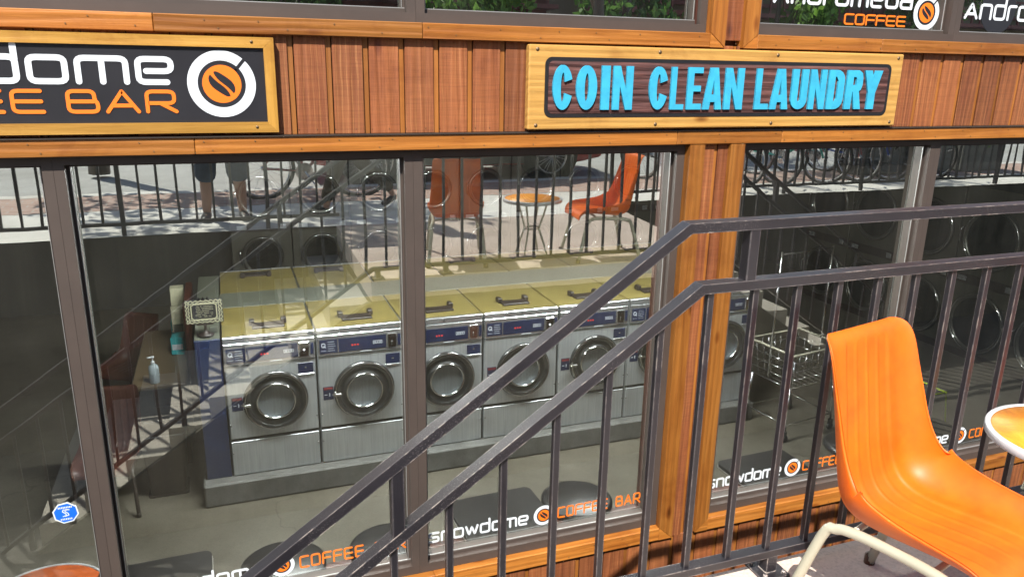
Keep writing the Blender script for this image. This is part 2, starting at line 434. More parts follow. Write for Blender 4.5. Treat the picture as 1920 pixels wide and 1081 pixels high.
def glassmat(name, refl, wav=1.0, tint=(.92, .93, .90)):
    m, nt, b = newmat(name); nt.nodes.remove(b)
    tr = nt.nodes.new('ShaderNodeBsdfTransparent'); tr.inputs[0].default_value = (*tint, 1)
    gl = nt.nodes.new('ShaderNodeBsdfGlossy'); gl.inputs['Roughness'].default_value = 0; gl.inputs[0].default_value = (.95, 1, .95, 1)
    fr = nt.nodes.new('ShaderNodeFresnel'); fr.inputs[0].default_value = 1.5
    ma = nt.nodes.new('ShaderNodeMath'); ma.operation = 'ADD'; nt.links.new(fr.outputs[0], ma.inputs[0]); ma.inputs[1].default_value = refl-.04
    ma.use_clamp = True
    mx = nt.nodes.new('ShaderNodeMixShader'); nt.links.new(ma.outputs[0], mx.inputs[0])
    nt.links.new(tr.outputs[0], mx.inputs[1]); nt.links.new(gl.outputs[0], mx.inputs[2])
    df = nt.nodes.new('ShaderNodeBsdfDiffuse'); df.inputs[0].default_value = (.5, .48, .44, 1)
    dv = coords(nt, (1, 1, 1), rnd=False); d1_ = noise(nt, dv, 55, 3, .75); d2_ = noise(nt, coords(nt, (1, 1, .35), rnd=False), 3, 4, .65)
    dm = mix(nt, ramp(nt, [(.3, (0, 0, 0)), (.7, (.022, .022, .022))], d2_).outputs[0], ramp(nt, [(.735, (0, 0, 0)), (.75, (.5, .5, .5))], d1_).outputs[0], 1.0, 'ADD')
    mg = nt.nodes.new('ShaderNodeMixShader'); nt.links.new(dm, mg.inputs[0]); nt.links.new(mx.outputs[0], mg.inputs[1]); nt.links.new(df.outputs[0], mg.inputs[2])
    nt.links.new(mg.outputs[0], nt.nodes['Material Output'].inputs[0])
    v = coords(nt, (1, 1, .45), rnd=False); n = noise(nt, v, 2.3, 2, .5)
    bp = nt.nodes.new('ShaderNodeBump'); bp.inputs['Strength'].default_value = .05*wav; bp.inputs['Distance'].default_value = .02
    nt.links.new(n, bp.inputs['Height']); nt.links.new(bp.outputs[0], gl.inputs['Normal'])
    return m
M_glass = glassmat('window_glass', .37)
M_glassup = glassmat('upper_window_glass', .72)
M_lamp = plain('fluorescent_tube', (.95, 1, .99), .5, emit=300)
M_display = plain('red_display', (.5, .03, .02), .4, emit=.6)

# ------------------------------------------------------------------ ground, pits, stairs
PZ = -.07; FL = -1.86
XA, XB = .95, 3.92        # patio from XA to XB
YP = -1.79                # patio front edge
YL, YR = -3.50, -4.0      # left / right pit far edges
m = MB()
def quad(m, pts, rnd=.5): m.add(pts, [list(range(len(pts)))], rnd)
quad(m, [(-9, -4.78, 0), (XA, -4.78, 0), (XA, YL, 0), (-9, YL, 0)])
quad(m, [(XA, -4.78, 0), (XB, -4.78, 0), (XB, YL, 0), (XA, YL, 0)])
quad(m, [(XB, -4.78, 0), (14, -4.78, 0), (14, YR, 0), (XB, YR, 0)])
struct(m.build('sidewalk', M_side_walk))
m = MB()
m.box(XA, YP, PZ-.16, XB, -1.95, PZ)
m.add([(XA, -1.95, PZ), (XB, -1.95, PZ), (XB, YL, 0), (XA, YL, 0)], [(0, 1, 2, 3)])
m.add([(XA, -1.95, PZ-.16), (XB, -1.95, PZ-.16), (XB, YL, -.16), (XA, YL, -.16)], [(0, 1, 2, 3)])
m.add([(XA, -1.95, PZ), (XA, YL, 0), (XA, YL, -.16), (XA, -1.95, PZ-.16)], [(0, 1, 2, 3)])
m.add([(XB, -1.95, PZ), (XB, YL, 0), (XB, YL, -.16), (XB, -1.95, PZ-.16)], [(0, 1, 2, 3)])
struct(m.build('patio', M_patio))
m = MB(); quad(m, [(-9, -5.75, .002), (14, -5.75, .002), (14, -4.784, .002), (-9, -4.784, .002)])
struct(m.build('brick_pavement', M_brick))
m = MB(); m.box(-9, -5.93, -.1, 14, -5.752, .004)
struct(m.build('kerb', M_side_walk))
m = MB(); quad(m, [(-150, -150, -.05), (150, -150, -.05), (150, -5.9, -.05), (-150, -5.9, -.05)])
struct(m.build('road', M_asph))
m = MB(); m.box(-60, -30, -.1, 60, -13.5, .06); struct(m.build('far_pavement', M_side_walk))
m = MB()
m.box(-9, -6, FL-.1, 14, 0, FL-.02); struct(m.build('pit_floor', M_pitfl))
m = MB()
def wbox(x0, y0, x1, y1, z1=-.02): m.box(x0, y0, FL-.02, x1, y1, z1)
wbox(-9, YL-.25, XA, YL-.002, -.004)
wbox(XB, YR-.25, 14, YR-.002, -.004)
wbox(XA+.002, YL+.02, XB-.002, YP-.06, PZ-.165)
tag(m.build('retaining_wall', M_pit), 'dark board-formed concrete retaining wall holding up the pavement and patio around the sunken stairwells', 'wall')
def stairs(x0, sgn, label, y0, y1):
    t = thing('concrete_stairs', label, 'stairs', (x0, y1, FL)); mm = MB()
    n = 9; h = (PZ-FL)/n; run = .292; pts = [(0, 0)]
    for k in range(1, n):
        pts += [(sgn*run*(n-k), (k-1)*h), (sgn*run*(n-k), k*h)]
    pts = [(0, 0), (sgn*run*(n-1), 0)]
    for k in range(1, n):
        pts += [(sgn*run*(n-k), k*h), (sgn*run*(n-k-1), k*h)]
    mm.prism(pts, 'y', y0-y1, 0)
    mm.build('steps', M_stair, t)
    L_ = run*(n-1); mm = MB(); mm.prism([(0, 0), (sgn*(L_+.02), 0), (sgn*(L_+.02), .02), (sgn*.02, (n-1)*h+.02), (0, (n-1)*h+.02)], 'y', .003, .05); mm.build('added_shade_side', M_pit, t); return t  # added dark slab: shade put into the colour of the stair side
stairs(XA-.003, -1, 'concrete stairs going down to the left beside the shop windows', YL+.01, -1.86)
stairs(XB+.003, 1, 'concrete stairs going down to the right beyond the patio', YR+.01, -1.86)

# ------------------------------------------------------------------ building
B = thing('laundry_building', 'wood clad storefront with orange trim, brown siding and bronze framed windows over a sunken laundry', 'building', (0, 0, 0))
X0, X1 = -4.2, 8.6
m = MB()                                      # siding: rough brown boards with lighter channels between
mc = MB()
mback = MB()
mback.box(X0, .02, 1.09, X1, .28, 1.60)       # behind boards
def siding(x0, x1, z0, z1, yoff=0, pitch=.158, phase=0):
    x = x0-phase
    while x < x1:
        a = max(x, x0); b = min(x+pitch-.028, x1)
        if b-a > .01: m.box(a, -.020+yoff+random.uniform(-.0012, .0012), z0, b, .012+yoff, z1, bev=.002)
        c0 = max(x+pitch-.028, x0); c1 = min(x+pitch-.005, x1)
        if c1-c0 > .006: mc.box(c0, -.012+yoff, z0+.001, c1, .012+yoff, z1-.001)
        x += pitch
siding(X0, X1, 1.158, 1.574, phase=.062)
siding(X0, X1, FL, -1.266, phase=.03)
mback.box(X0, .016, FL, X1, .26, -1.19)
# main lower posts
POSTS = [(2.28, 2.62)]
for a, b in POSTS:
    m.box(a+.088, -.02, -1.27, a+.165, .03, 1.082); mc.box(a+.165, -.013, -1.27, a+.185, .03, 1.082)
    m.box(a+.189, -.02, -1.27, b-.088, .03, 1.082)
    mback.box(a, .03, -1.19, b, .25, 1.09)
mback.box(X1-.2, .03, -1.19, X1, .25, 1.09)
# upper post
m.box(2.43, -.02, 1.60, 2.545, .03, 3.6, bev=.002)
mback.box(2.30, .03, 1.60, 2.62, .25, 3.6)
m.box(X0, -.02, 3.3, X1, .1, 3.6)
mback.box(X0, .1, 3.3, X1, .3, 3.6)
m.build('siding', M_side, B); mc.build('siding_channel', M_chan, B)
mback.build('wall', M_dwood, B)
# trim, horizontal, in lengths
def hboards(zz0, zz1, y0, cuts, y1=.02):
    mm = MB()
    for a, b in zip(cuts[:-1], cuts[1:]): mm.box(a+.0008, y0, zz0, b-.0008, y1, zz1, bev=.003)
    return mm
t1 = hboards(1.565, 1.633, -.048, [X0, -1.7, -.21, .87, 2.345])
t1.prism([(2.345, 1.565), (2.43, 1.565), (2.345, 1.633)], 'y', -.047, .02)
t1.prism([(2.545, 1.565), (2.63, 1.565), (2.63, 1.633)], 'y', -.047, .02)
for a, b in ((2.631, 3.45), (3.451, 4.9), (4.901, X1)): t1.box(a, -.048, 1.565, b, .02, 1.633, bev=.003)
t1.build('upper_trim', M_trimx, B)
t2 = hboards(1.083, 1.152, -.045, [X0, -1.9, -.10, 2.20, 2.85, 5.2, X1]); t2.build('middle_trim', M_trimx, B)
m = MB(); m.box(X0, -.052, 1.152, X1, -.0, 1.158); m.build('flashing', M_frame2, B)
t3 = MB()
for a, b in ((X0, -1.0), (-.999, .90), (.901, 2.28)): t3.box(a, -.045, -1.262, b, .03, -1.182, bev=.003)
for a, b in ((2.62, 4.5), (4.501, X1)): t3.box(a, -.045, -1.262, b, .03, -1.182, bev=.003)
t3.prism([(2.28, -1.262), (2.369, -1.262), (2.28, -1.182)], 'y', -.044, .03)
t3.prism([(2.62, -1.262), (2.531, -1.262), (2.62, -1.182)], 'y', -.044, .03)
t3.build('sill_trim', M_trimx, B)
t4 = MB()
t4.prism([(2.281, -1.180), (2.37, -1.260), (2.37, 1.081), (2.281, 1.081)], 'y', -.046, .03)
t4.prism([(2.619, -1.180), (2.53, -1.260), (2.53, 1.081), (2.619, 1.081)], 'y', -.046, .03)
t4.prism([(2.346, 1.635), (2.432, 1.567), (2.432, 3.3), (2.346, 3.3)], 'y', -.049, .03)
t4.prism([(2.629, 1.635), (2.543, 1.567), (2.543, 3.3), (2.629, 3.3)], 'y', -.049, .03)
t4.build('post_trim', M_trimz, B)
# nails
m = MB()
for z in (1.585, 1.615, 1.10, 1.135, -1.20, -1.245):
    x = X0+.2
    while x < X1:
        y = -.049 if z > 1.5 else -.046
        if not (z < 0 and 2.25 < x < 2.65): m.lathe([(.0028, 0), (.0028, .002)], 6, Matrix.Translation((x, y-.0005, z)) @ Matrix.Rotation(R(90), 4, 'X'), smooth=False)
        x += random.uniform(.18, .42)
for i in range(70):
    x = X0+.1+i*.158*.5+random.uniform(-.01, .01)
    for z in (1.55, 1.18):
        m.lathe([(.002, 0), (.002, .002)], 5, Matrix.Translation((x, -.0215, z)) @ Matrix.Rotation(R(90), 4, 'X'), smooth=False)
m.build('nail_heads', M_screw, B)['kind'] = 'stuff'

def ribbon(mm, pts, w, y0, y1, closed=False, rcap=True, M=None, flip=False):
    """flat stroke in x-z plane, extruded from y0 (front) to y1"""
    P = [Vector((p[0], p[1])) for p in pts]; n = len(P); L = []; Rr = []
    for i, p in enumerate(P):
        if closed: a = P[i-1]; b = P[(i+1) % n]
        else: a = P[max(i-1, 0)]; b = P[min(i+1, n-1)]
        d1 = (p-a); d2 = (b-p)
        d1 = d1.normalized() if d1.length > 1e-9 else d2.normalized(); d2 = d2.normalized() if d2.length > 1e-9 else d1
        t = (d1+d2)
        if t.length < 1e-6: t = d1
        t.normalize(); nrm = Vector((-t.y, t.x)); c = max(.45, d1.dot(t)); o = nrm*(w/2/c)
        L.append(p+o); Rr.append(p-o)
    k = n
    vs = [(q.x, y0, q.y) for q in L]+[(q.x, y0, q.y) for q in Rr]+[(q.x, y1, q.y) for q in L]+[(q.x, y1, q.y) for q in Rr]
    fs = []
    for i in range(n if closed else n-1):
        j = (i+1) % n
        fs += [(i, j, k+j, k+i), (2*k+i, 3*k+i, 3*k+j, 2*k+j), (i, 2*k+i, 2*k+j, j), (k+i, k+j, 3*k+j, 3*k+i)]
    if not closed: fs += [(0, k, 3*k, 2*k), (n-1, 2*k+n-1, 3*k+n-1, k+n-1)]
    if M: vs = [M @ Vector(v) for v in vs]
    mm.add(vs, fs)
    if rcap and not closed:
        for q in (P[0], P[-1]):
            pts2 = [(q.x+w/2*math.cos(a*math.pi/6), q.y+w/2*math.sin(a*math.pi/6)) for a in range(12)]
            mm.prism(pts2, 'y', y0+.00012, y1, M=M)
def rnd_corner(pts, r=.13, closed=False, sx=1):
    """round the corners of a polyline given in glyph units"""
    out = []; n = len(pts)
    for i, p in enumerate(pts):
        if not closed and i in (0, n-1): out.append(p); continue
        a = Vector(pts[i-1]); b = Vector(pts[(i+1) % n]); p = Vector(p)
        ra = min(r, (a-p).length*.48); rb = min(r, (b-p).length*.48)
        s_ = p+(a-p).normalized()*ra; e_ = p+(b-p).normalized()*rb
        for k in range(5):
            t = k/4; out.append(tuple(s_*(1-t)**2+p*2*t*(1-t)+e_*t*t))
    return out
G = {  # (strokes, width);  stroke = (points, closed)
 's': ([([(1, 1), (0, 1), (0, .5), (1, .5), (1, 0), (0, 0)], 0)], 1),
 'n': ([([(0, 0), (0, 1), (1, 1), (1, 0)], 0)], 1),
 'o': ([([(0, 0), (1, 0), (1, 1), (0, 1)], 1)], 1),
 'w': ([([(0, 1), (.33, 0), (.65, .95), (.98, 0), (1.3, 1)], 0)], 1.3),
 'd': ([([(0, 0), (1, 0), (1, 1), (0, 1)], 1), ([(1, .9), (1.0, 1.5)], 0)], 1),
 'm': ([([(0, 0), (0, 1), (1.4, 1), (1.4, 0)], 0), ([(.7, .95), (.7, 0)], 0)], 1.4),
 'e': ([([(.85, 0), (0, 0), (0, 1), (1, 1), (1, .48), (.24, .48)], 0)], 1),
 'r': ([([(0, 0), (0, 1), (.7, 1)], 0)], .7),
 'a': ([([(.1, 1), (1, 1), (1, 0)], 0), ([(.9, 0), (0, 0), (0, .5), (.9, .5)], 0)], 1),
 'C': ([([(1, 1), (0, 1), (0, 0), (1, 0)], 0)], 1),
 'O': ([([(0, 0), (1, 0), (1, 1), (0, 1)], 1)], 1),
 'F': ([([(1, 1), (0, 1), (0, 0)], 0), ([(.05, .5), (.92, .5)], 0)], .95),
 'E': ([([(.95, 1), (0, 1), (0, 0), (1, 0)], 0), ([(.05, .5), (.95, .5)], 0)], 1),
 'B': ([([(0, 0), (1.02, 0), (1.02, .44), (.92, .54), (.92, 1), (0, 1)], 1), ([(.05, .5), (.9, .5)], 0)], 1.02),
 'A': ([([(0, 0), (.55, 1), (1.1, 0)], 0), ([(.22, .3), (.88, .3)], 0)], 1.1),
 'R': ([([(0, 0), (0, 1), (1, 1), (1, .42), (.05, .42)], 0), ([(.5, .40), (1.05, 0)], 0)], 1.03),
}
def write(mm, text, x, z, cw, h, gap, w, y0, y1, x_end=None, sp=.7):
    """cw: width of a unit glyph, h: height; returns end x. If x_end is given the advance is fitted."""
    tot = sum(G[c][1]*cw for c in text if c != ' ')+gap*(len(text)-1)+sum(cw*sp for c in text if c == ' ')
    k = 1 if x_end is None else (x_end-x)/tot
    for i, c in enumerate(text):
        if c == ' ': x += (cw*sp+gap)*k; continue
        st, gw = G[c]
        for j, (pts, cl) in enumerate(st):
            r = .02 if c in 'A' else .22
            pp = [(x+p[0]*cw*k, z+p[1]*h) for p in rnd_corner(pts, r, bool(cl))]
            ribbon(mm, pp, w, y0-j*.00015-(i % 2)*.00007, y1, bool(cl))
        x += (gw*cw+gap)*k
    return x
def disc(mm, cx, cz, r, y0, y1, n=48, sx=1):
    mm.prism([(cx+sx*r*math.cos(2*math.pi*i/n), cz+r*math.sin(2*math.pi*i/n)) for i in range(n)], 'y', y0, y1)
def emblem(parent, cx, cz, r, y, stepy=.0006, name='cup_emblem', sx=1):
    """white saucer ring, dark ring with a handle stroke, orange cup with two bean halves"""
    a = MB(); disc(a, cx, cz, r, y-stepy, y, sx=sx); e = a.build(name, M_white, parent)
    b = MB(); disc(b, cx, cz, r*.70, y-2*stepy, y-stepy*1.05, sx=sx)
    ribbon(b, [(cx+sx*r*.45, cz+r*.45), (cx+sx*r*.68, cz+r*.72)], r*.1, y-2.2*stepy, y-stepy*1.05)
    b.build('dark_ring', M_signbk, e)
    c = MB(); disc(c, cx, cz, r*.57, y-3.3*stepy, y-2.25*stepy, sx=sx); c.build('orange_disc', M_orange, e)
    d = MB()
    for s_ in (-1, 1):
        pts = []
        for i in range(24):
            t = 2*math.pi*i/24; u = math.cos(t)*r*.42; v_ = math.sin(t)*r*.19
            if s_*v_ < 0: v_ *= .2
            v_ += s_*r*.07 + .04*r*math.sin(u/r*6)
            an = R(128); pts.append((cx+sx*(u*math.cos(an)-v_*math.sin(an)), cz+u*math.sin(an)+v_*math.cos(an)))
        d.prism(pts, 'y', y-4.2*stepy, y-3.35*stepy)
    d.build('bean', M_signbk, e)
    return e

# windows
def window(x0, x1, z0, z1, mat, topd=.035, botd=.05, sided=.04, yg=.075):
    w = MB()
    w.box(x0, .0, z1-topd, x1, .11, z1); w.box(x0, .0, z0, x1, .11, z0+botd)
    w.box(x0, .0, z0+botd, x0+sided, .11, z1-topd); w.box(x1-sided, .0, z0+botd, x1, .11, z1-topd)
    # stepped inner bead
    a, b, c, d = x0+sided, x1-sided, z0+botd, z1-topd
    w.box(a, .035, c, b, .10, c+.018); w.box(a, .045, d-.012, b, .10, d)
    w.box(a, .045, c+.018, a+.012, .10, d-.012); w.box(b-.012, .045, c+.018, b, .10, d-.012)
    f = w.build('window', M_frame, B)
    g = MB(); e = .004
    g.box(a, .04, c+.018, b, .046, c+.018+e); g.box(a+.012, .041, c+.024, a+.012+e*.6, .046, d-.012); g.box(b-.012-e*.6, .041, c+.024, b-.012, .046, d-.012)
    g.build('gasket', M_gasket, f)
    p = MB(); p.add([(a+.01, yg, c+.01), (b-.01, yg, c+.01), (b-.01, yg, d-.005), (a+.01, yg, d-.005)], [(0, 1, 2, 3)])
    p.build('pane', mat, f)
    return f
ZB, ZT = -1.180, 1.082
w0 = window(-2.6, -.635, ZB, ZT, M_glass)
w1 = window(-.634, .8265, ZB, ZT, M_glass)
w2 = window(.8275, 2.279, ZB, ZT, M_glass, sided=.045)
w3 = window(2.621, 4.02, ZB, ZT, M_glass)
w4 = window(4.021, 6.2, ZB, ZT, M_glass)
w5 = window(6.201, 8.3, ZB, ZT, M_glass)
w00 = window(-4.2, -2.601, ZB, ZT, M_glass)
up = []
for a, b in ((-4.2, -2.4), (-2.399, .85), (.851, 2.345), (2.63, 4.01), (4.011, 6.2), (6.201, 8.4)):
    up.append(window(a, b, 1.635, 3.30, M_glassup, botd=.04))
# window lettering (vinyl on the inner face of the outer pane)
def two_words(par, xa_, xb_, z, cw, h, gap, w, y0, y1, world=False, sp=.7):
    tw = lambda tx: sum(G[c][1]*cw for c in tx)+gap*(len(tx)-1)
    a1, a2 = tw('COFFEE'), tw('BAR'); tot = a1+a2+gap*2+cw*sp; k = (xb_-xa_)/tot
    for tx, p, q in (('COFFEE', xa_, xa_+a1*k), ('BAR', xb_-a2*k, xb_)):
        b = MB(); write(b, tx, p, z, cw, h, gap, w, y0, y1, q); b.build('orange_lettering', M_orange, par, world=world)
def decal(w, x0, xs, cx, x2, x3, yv=.0735, zc=-1.020, txt='snowdome', r=.062):
    a = MB(); write(a, txt, x0, zc-.034, .060, .052, .022, .0115, yv-.0012, yv, xs); a.build('white_lettering', M_white, w)
    emblem(w, cx, zc, r, yv, .0004)
    if x3: two_words(w, x2, x3, zc-.034, .045, .062, .018, .0085, yv-.0012, yv)
decal(w1, -.56, .03, .125, .215, .765)
decal(w2, .90, 1.475, 1.575, 1.665, 2.20)
decal(w3, 2.68, 3.23, 3.325, 3.41, 3.93)
decal(w4, 4.10, 4.67, 4.785, 4.88, 5.45)
decal(w0, -2.1, -1.55, -1.45, -1.36, -.82) if False else None
# octagonal sticker on left pane
st = MB(); cx, cz = -.795, -.531; oc = lambda r: [(cx+r*math.cos(R(22.5+45*i+8)), cz+r*math.sin(R(22.5+45*i+8))) for i in range(8)]
st.prism(oc(.054), 'y', .0728, .0738); s0 = st.build('security_sticker', M_white, w0)
st = MB(); st.prism(oc(.048), 'y', .0722, .0727); st.build('blue_field', M_blue, s0)
st = MB()
for dz in (-.004, .006):
    pts = [(cx+.012*math.cos(t)+dz*.6, cz+.019*math.sin(t)) for t in [R(q) for q in (40, 80, 120, 160, 200)]]
    ribbon(st, [(cx+.010+dz, cz+.014), (cx-.004+dz, cz+.018), (cx-.008+dz, cz+.008), (cx+.004+dz, cz-.003), (cx+.006+dz, cz-.012), (cx-.008+dz, cz-.016)], .0035, .0715, .0721)
for k, (zz, n, hw) in enumerate(((cz+.028, 9, .026), (cz-.031, 7, .021))):
    for q in range(n):
        xx = cx-hw+2*hw*q/(n-1); st.box(xx-.0021, .0716, zz-.004, xx+.0019, .0721, zz+.0045)
st.build('sticker_print', M_white, s0)
# upper right window lettering
a = MB(); write(a, 'Andromeda', 2.80, 1.808, .078, .075, .028, .016, .0722, .0735, 3.74); a.build('white_lettering', M_white, up[3])
a = MB(); write(a, 'COFFEE', 3.28, 1.712, .055, .05, .016, .0095, .0722, .0735, 3.71); a.build('orange_lettering', M_orange, up[3])
emblem(up[3], 3.86, 1.79, .095, .0735, .0004)
a = MB(); write(a, 'Andromeda', 4.16, 1.775, .078, .075, .028, .016, .0722, .0735, 5.15); a.build('white_lettering', M_white, up[4])
a = MB(); write(a, 'COFFEE', 4.7, 1.69, .055, .05, .016, .0095, .0722, .0735, 5.1); a.build('orange_lettering', M_orange, up[4])
a = MB(); disc(a, 4.42, 1.83, .14, .0737, .0742); a.build('dark_roundel', M_signbk, up[4])

# ------------------------------------------------------------------ interior shell
m = MB(); m.box(X0, .26, FL-.12, X1+.6, 9.2, FL); struct(m.build('laundry_floor', M_floor))
m = MB()
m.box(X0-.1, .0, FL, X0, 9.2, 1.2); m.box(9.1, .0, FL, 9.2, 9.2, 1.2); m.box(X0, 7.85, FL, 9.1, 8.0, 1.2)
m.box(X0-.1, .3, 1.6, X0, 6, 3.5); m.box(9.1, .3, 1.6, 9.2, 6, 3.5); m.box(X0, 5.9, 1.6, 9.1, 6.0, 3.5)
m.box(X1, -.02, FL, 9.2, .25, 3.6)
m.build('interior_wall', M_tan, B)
m = MB(); m.box(X0-.1, .28, 1.2, 9.2, 9.2, 1.6); m.box(X0-.1, .1, 3.5, 9.2, 9.2, 3.75); m.build('ceiling', M_ceil, B)
m = MB(); m.box(X0-.1, -.35, 3.6, 9.2, .1, 3.68); m.build('roof_edge', M_dwood, B)
# brown board wall beside machines, inside
m = MB()
for i in range(9): m.box(-4.0+i*.16, 3.55, FL, -4.0+i*.16+.15, 3.6, 1.19)
tag(m.build('board_partition', M_dwood), 'dark red-brown board partition at the left inside the laundry', 'partition')
for i, (x, y) in enumerate(((3.05, 1.3), (3.75, 1.1), (5.1, 1.6), (4.75, .9), (-1.2, 1.6))):
    m = MB(); m.box(-.05, -.05, 0, .05, .05, 1.9)
    o = m.build('wooden_column', M_trimz); o.location = (x, y, 1.6)
    tag(o, ['square amber wood column behind the upstairs window, left of the coffee lettering', 'square amber wood column behind the upstairs coffee lettering', 'square amber wood column at the far right upstairs window', 'square amber wood column just inside the second upstairs right window', 'square amber wood column inside the upstairs left window'][i], 'column', 'upstairs wooden columns')
# fluorescent fixtures
def lamp(label):
    t = thing('ceiling_light', label, 'ceiling light', (0, 0, 1.2), 0, 'fluorescent ceiling lights of the laundry')
    a = MB(); a.box(-.75, -.11, -.05, .75, .11, -.001, bev=.01); a.build('housing', M_white, t)
    for s_ in (-1, 1):
        a = MB(); a.tube([(-.72, s_*.05, -.07), (.72, s_*.05, -.07)], .016, 10); a.build('tube', M_lamp, t)
    return t
L0 = lamp('fluorescent ceiling light above the left end of the washers'); L0.location = (.6, 1.6, 1.2)
for i, (x, y) in enumerate(((3.2, 1.6),)):
    dup(L0, (x, y, 1.2), 0, 'fluorescent ceiling light '+['above the middle washers', 'above the laundry cart', 'in front of the back wall dryers at the left', 'in front of the back wall dryers at the right', 'beside the right wall dryers', 'over the left seating corner'][i])

# ------------------------------------------------------------------ shop signs
t = thing('shop_sign', 'black sign in a yellow wood frame with white and orange lettering and cup emblem', 'sign', (0, -.02, 1.36))
x0, x1 = -2.35, .237; z0, z1 = 1.172, 1.553
m = MB(); fw = .042
for za, zb2 in ((z0, z0+fw), (z1, z1-fw)):
    m = MB(); m.prism([(x0, za), (x1, za), (x1-fw, zb2), (x0+fw, zb2)], 'y', -.062, -.021); m.build('frame', M_s1x, t, world=True)
for xa_, xb_ in ((x0, x0+fw), (x1, x1-fw)):
    m = MB(); m.prism([(xa_, z0), (xa_, z1), (xb_, z1-fw), (xb_, z0+fw)], 'y', -.0615, -.021); m.build('frame', M_s1z, t, world=True)
m = MB(); m.box(x0+fw, -.050, z0+fw, x1-fw, -.022, z1-fw); m.build('panel', M_signbk, t, world=True)
m = MB()
for x in (.15, -.9, -1.9):
    for z in (1.195, 1.535):
        m = MB(); m.lathe([(.006, 0), (.006, .003)], 10, Matrix.Translation((x, -.0615, z)) @ Matrix.Rotation(R(90), 4, 'X')); m.build('screw', M_screw, t, world=True)
m = MB(); write(m, 'snowdome', -1.51, 1.372, .12, .088, .0435, .0225, -.0525, -.0502, -.162); m.build('white_lettering', M_white, t, world=True)
two_words(t, -1.385, -.158, 1.258, .10, .078, .033, .0145, -.0525, -.0502, True, .2)
e = emblem(t, .025, 1.367-1.36, .132, -.0302, .0006)

t = thing('shop_sign', 'yellow pine sign with raised turquoise COIN CLEAN LAUNDRY letters on dark wood', 'sign', (2.48, -.02, 1.36))
x0, x1 = 1.365, 3.60; z0, z1 = 1.168, 1.556
m = MB(); m.box(x0, -.068, z0, x1, -.021, z1, bev=.006, rnd=.4); m.build('board', M_pine, t, world=True)
def rrect(x0, x1, z0, z1, r, n=6):
    pts = []
    for cx, cz, a0 in ((x1-r, z1-r, 0), (x0+r, z1-r, 90), (x0+r, z0+r, 180), (x1-r, z0+r, 270)):
        for k in range(n+1):
            a = R(a0+90*k/n); pts.append((cx+r*math.cos(a), cz+r*math.sin(a)))
    return pts
m = MB(); m.prism(rrect(1.445, 3.52, 1.226, 1.502, .035), 'y', -.0705, -.066); m.build('black_border', M_black, t, world=True)
m = MB(); m.prism(rrect(1.463, 3.502, 1.244, 1.484, .022), 'y', -.0720, -.069, rnd=.5); m.build('blasted_panel', M_blast, t, world=True)
m = MB()
for x in (1.405, 2.05, 2.75, 3.56):
    for z in (1.535, 1.19):
        m = MB(); m.lathe([(.009, 0), (.009, .002)], 12, Matrix.Translation((x, -.0675, z)) @ Matrix.Rotation(R(90), 4, 'X')); m.build('screw', M_screw, t, world=True)
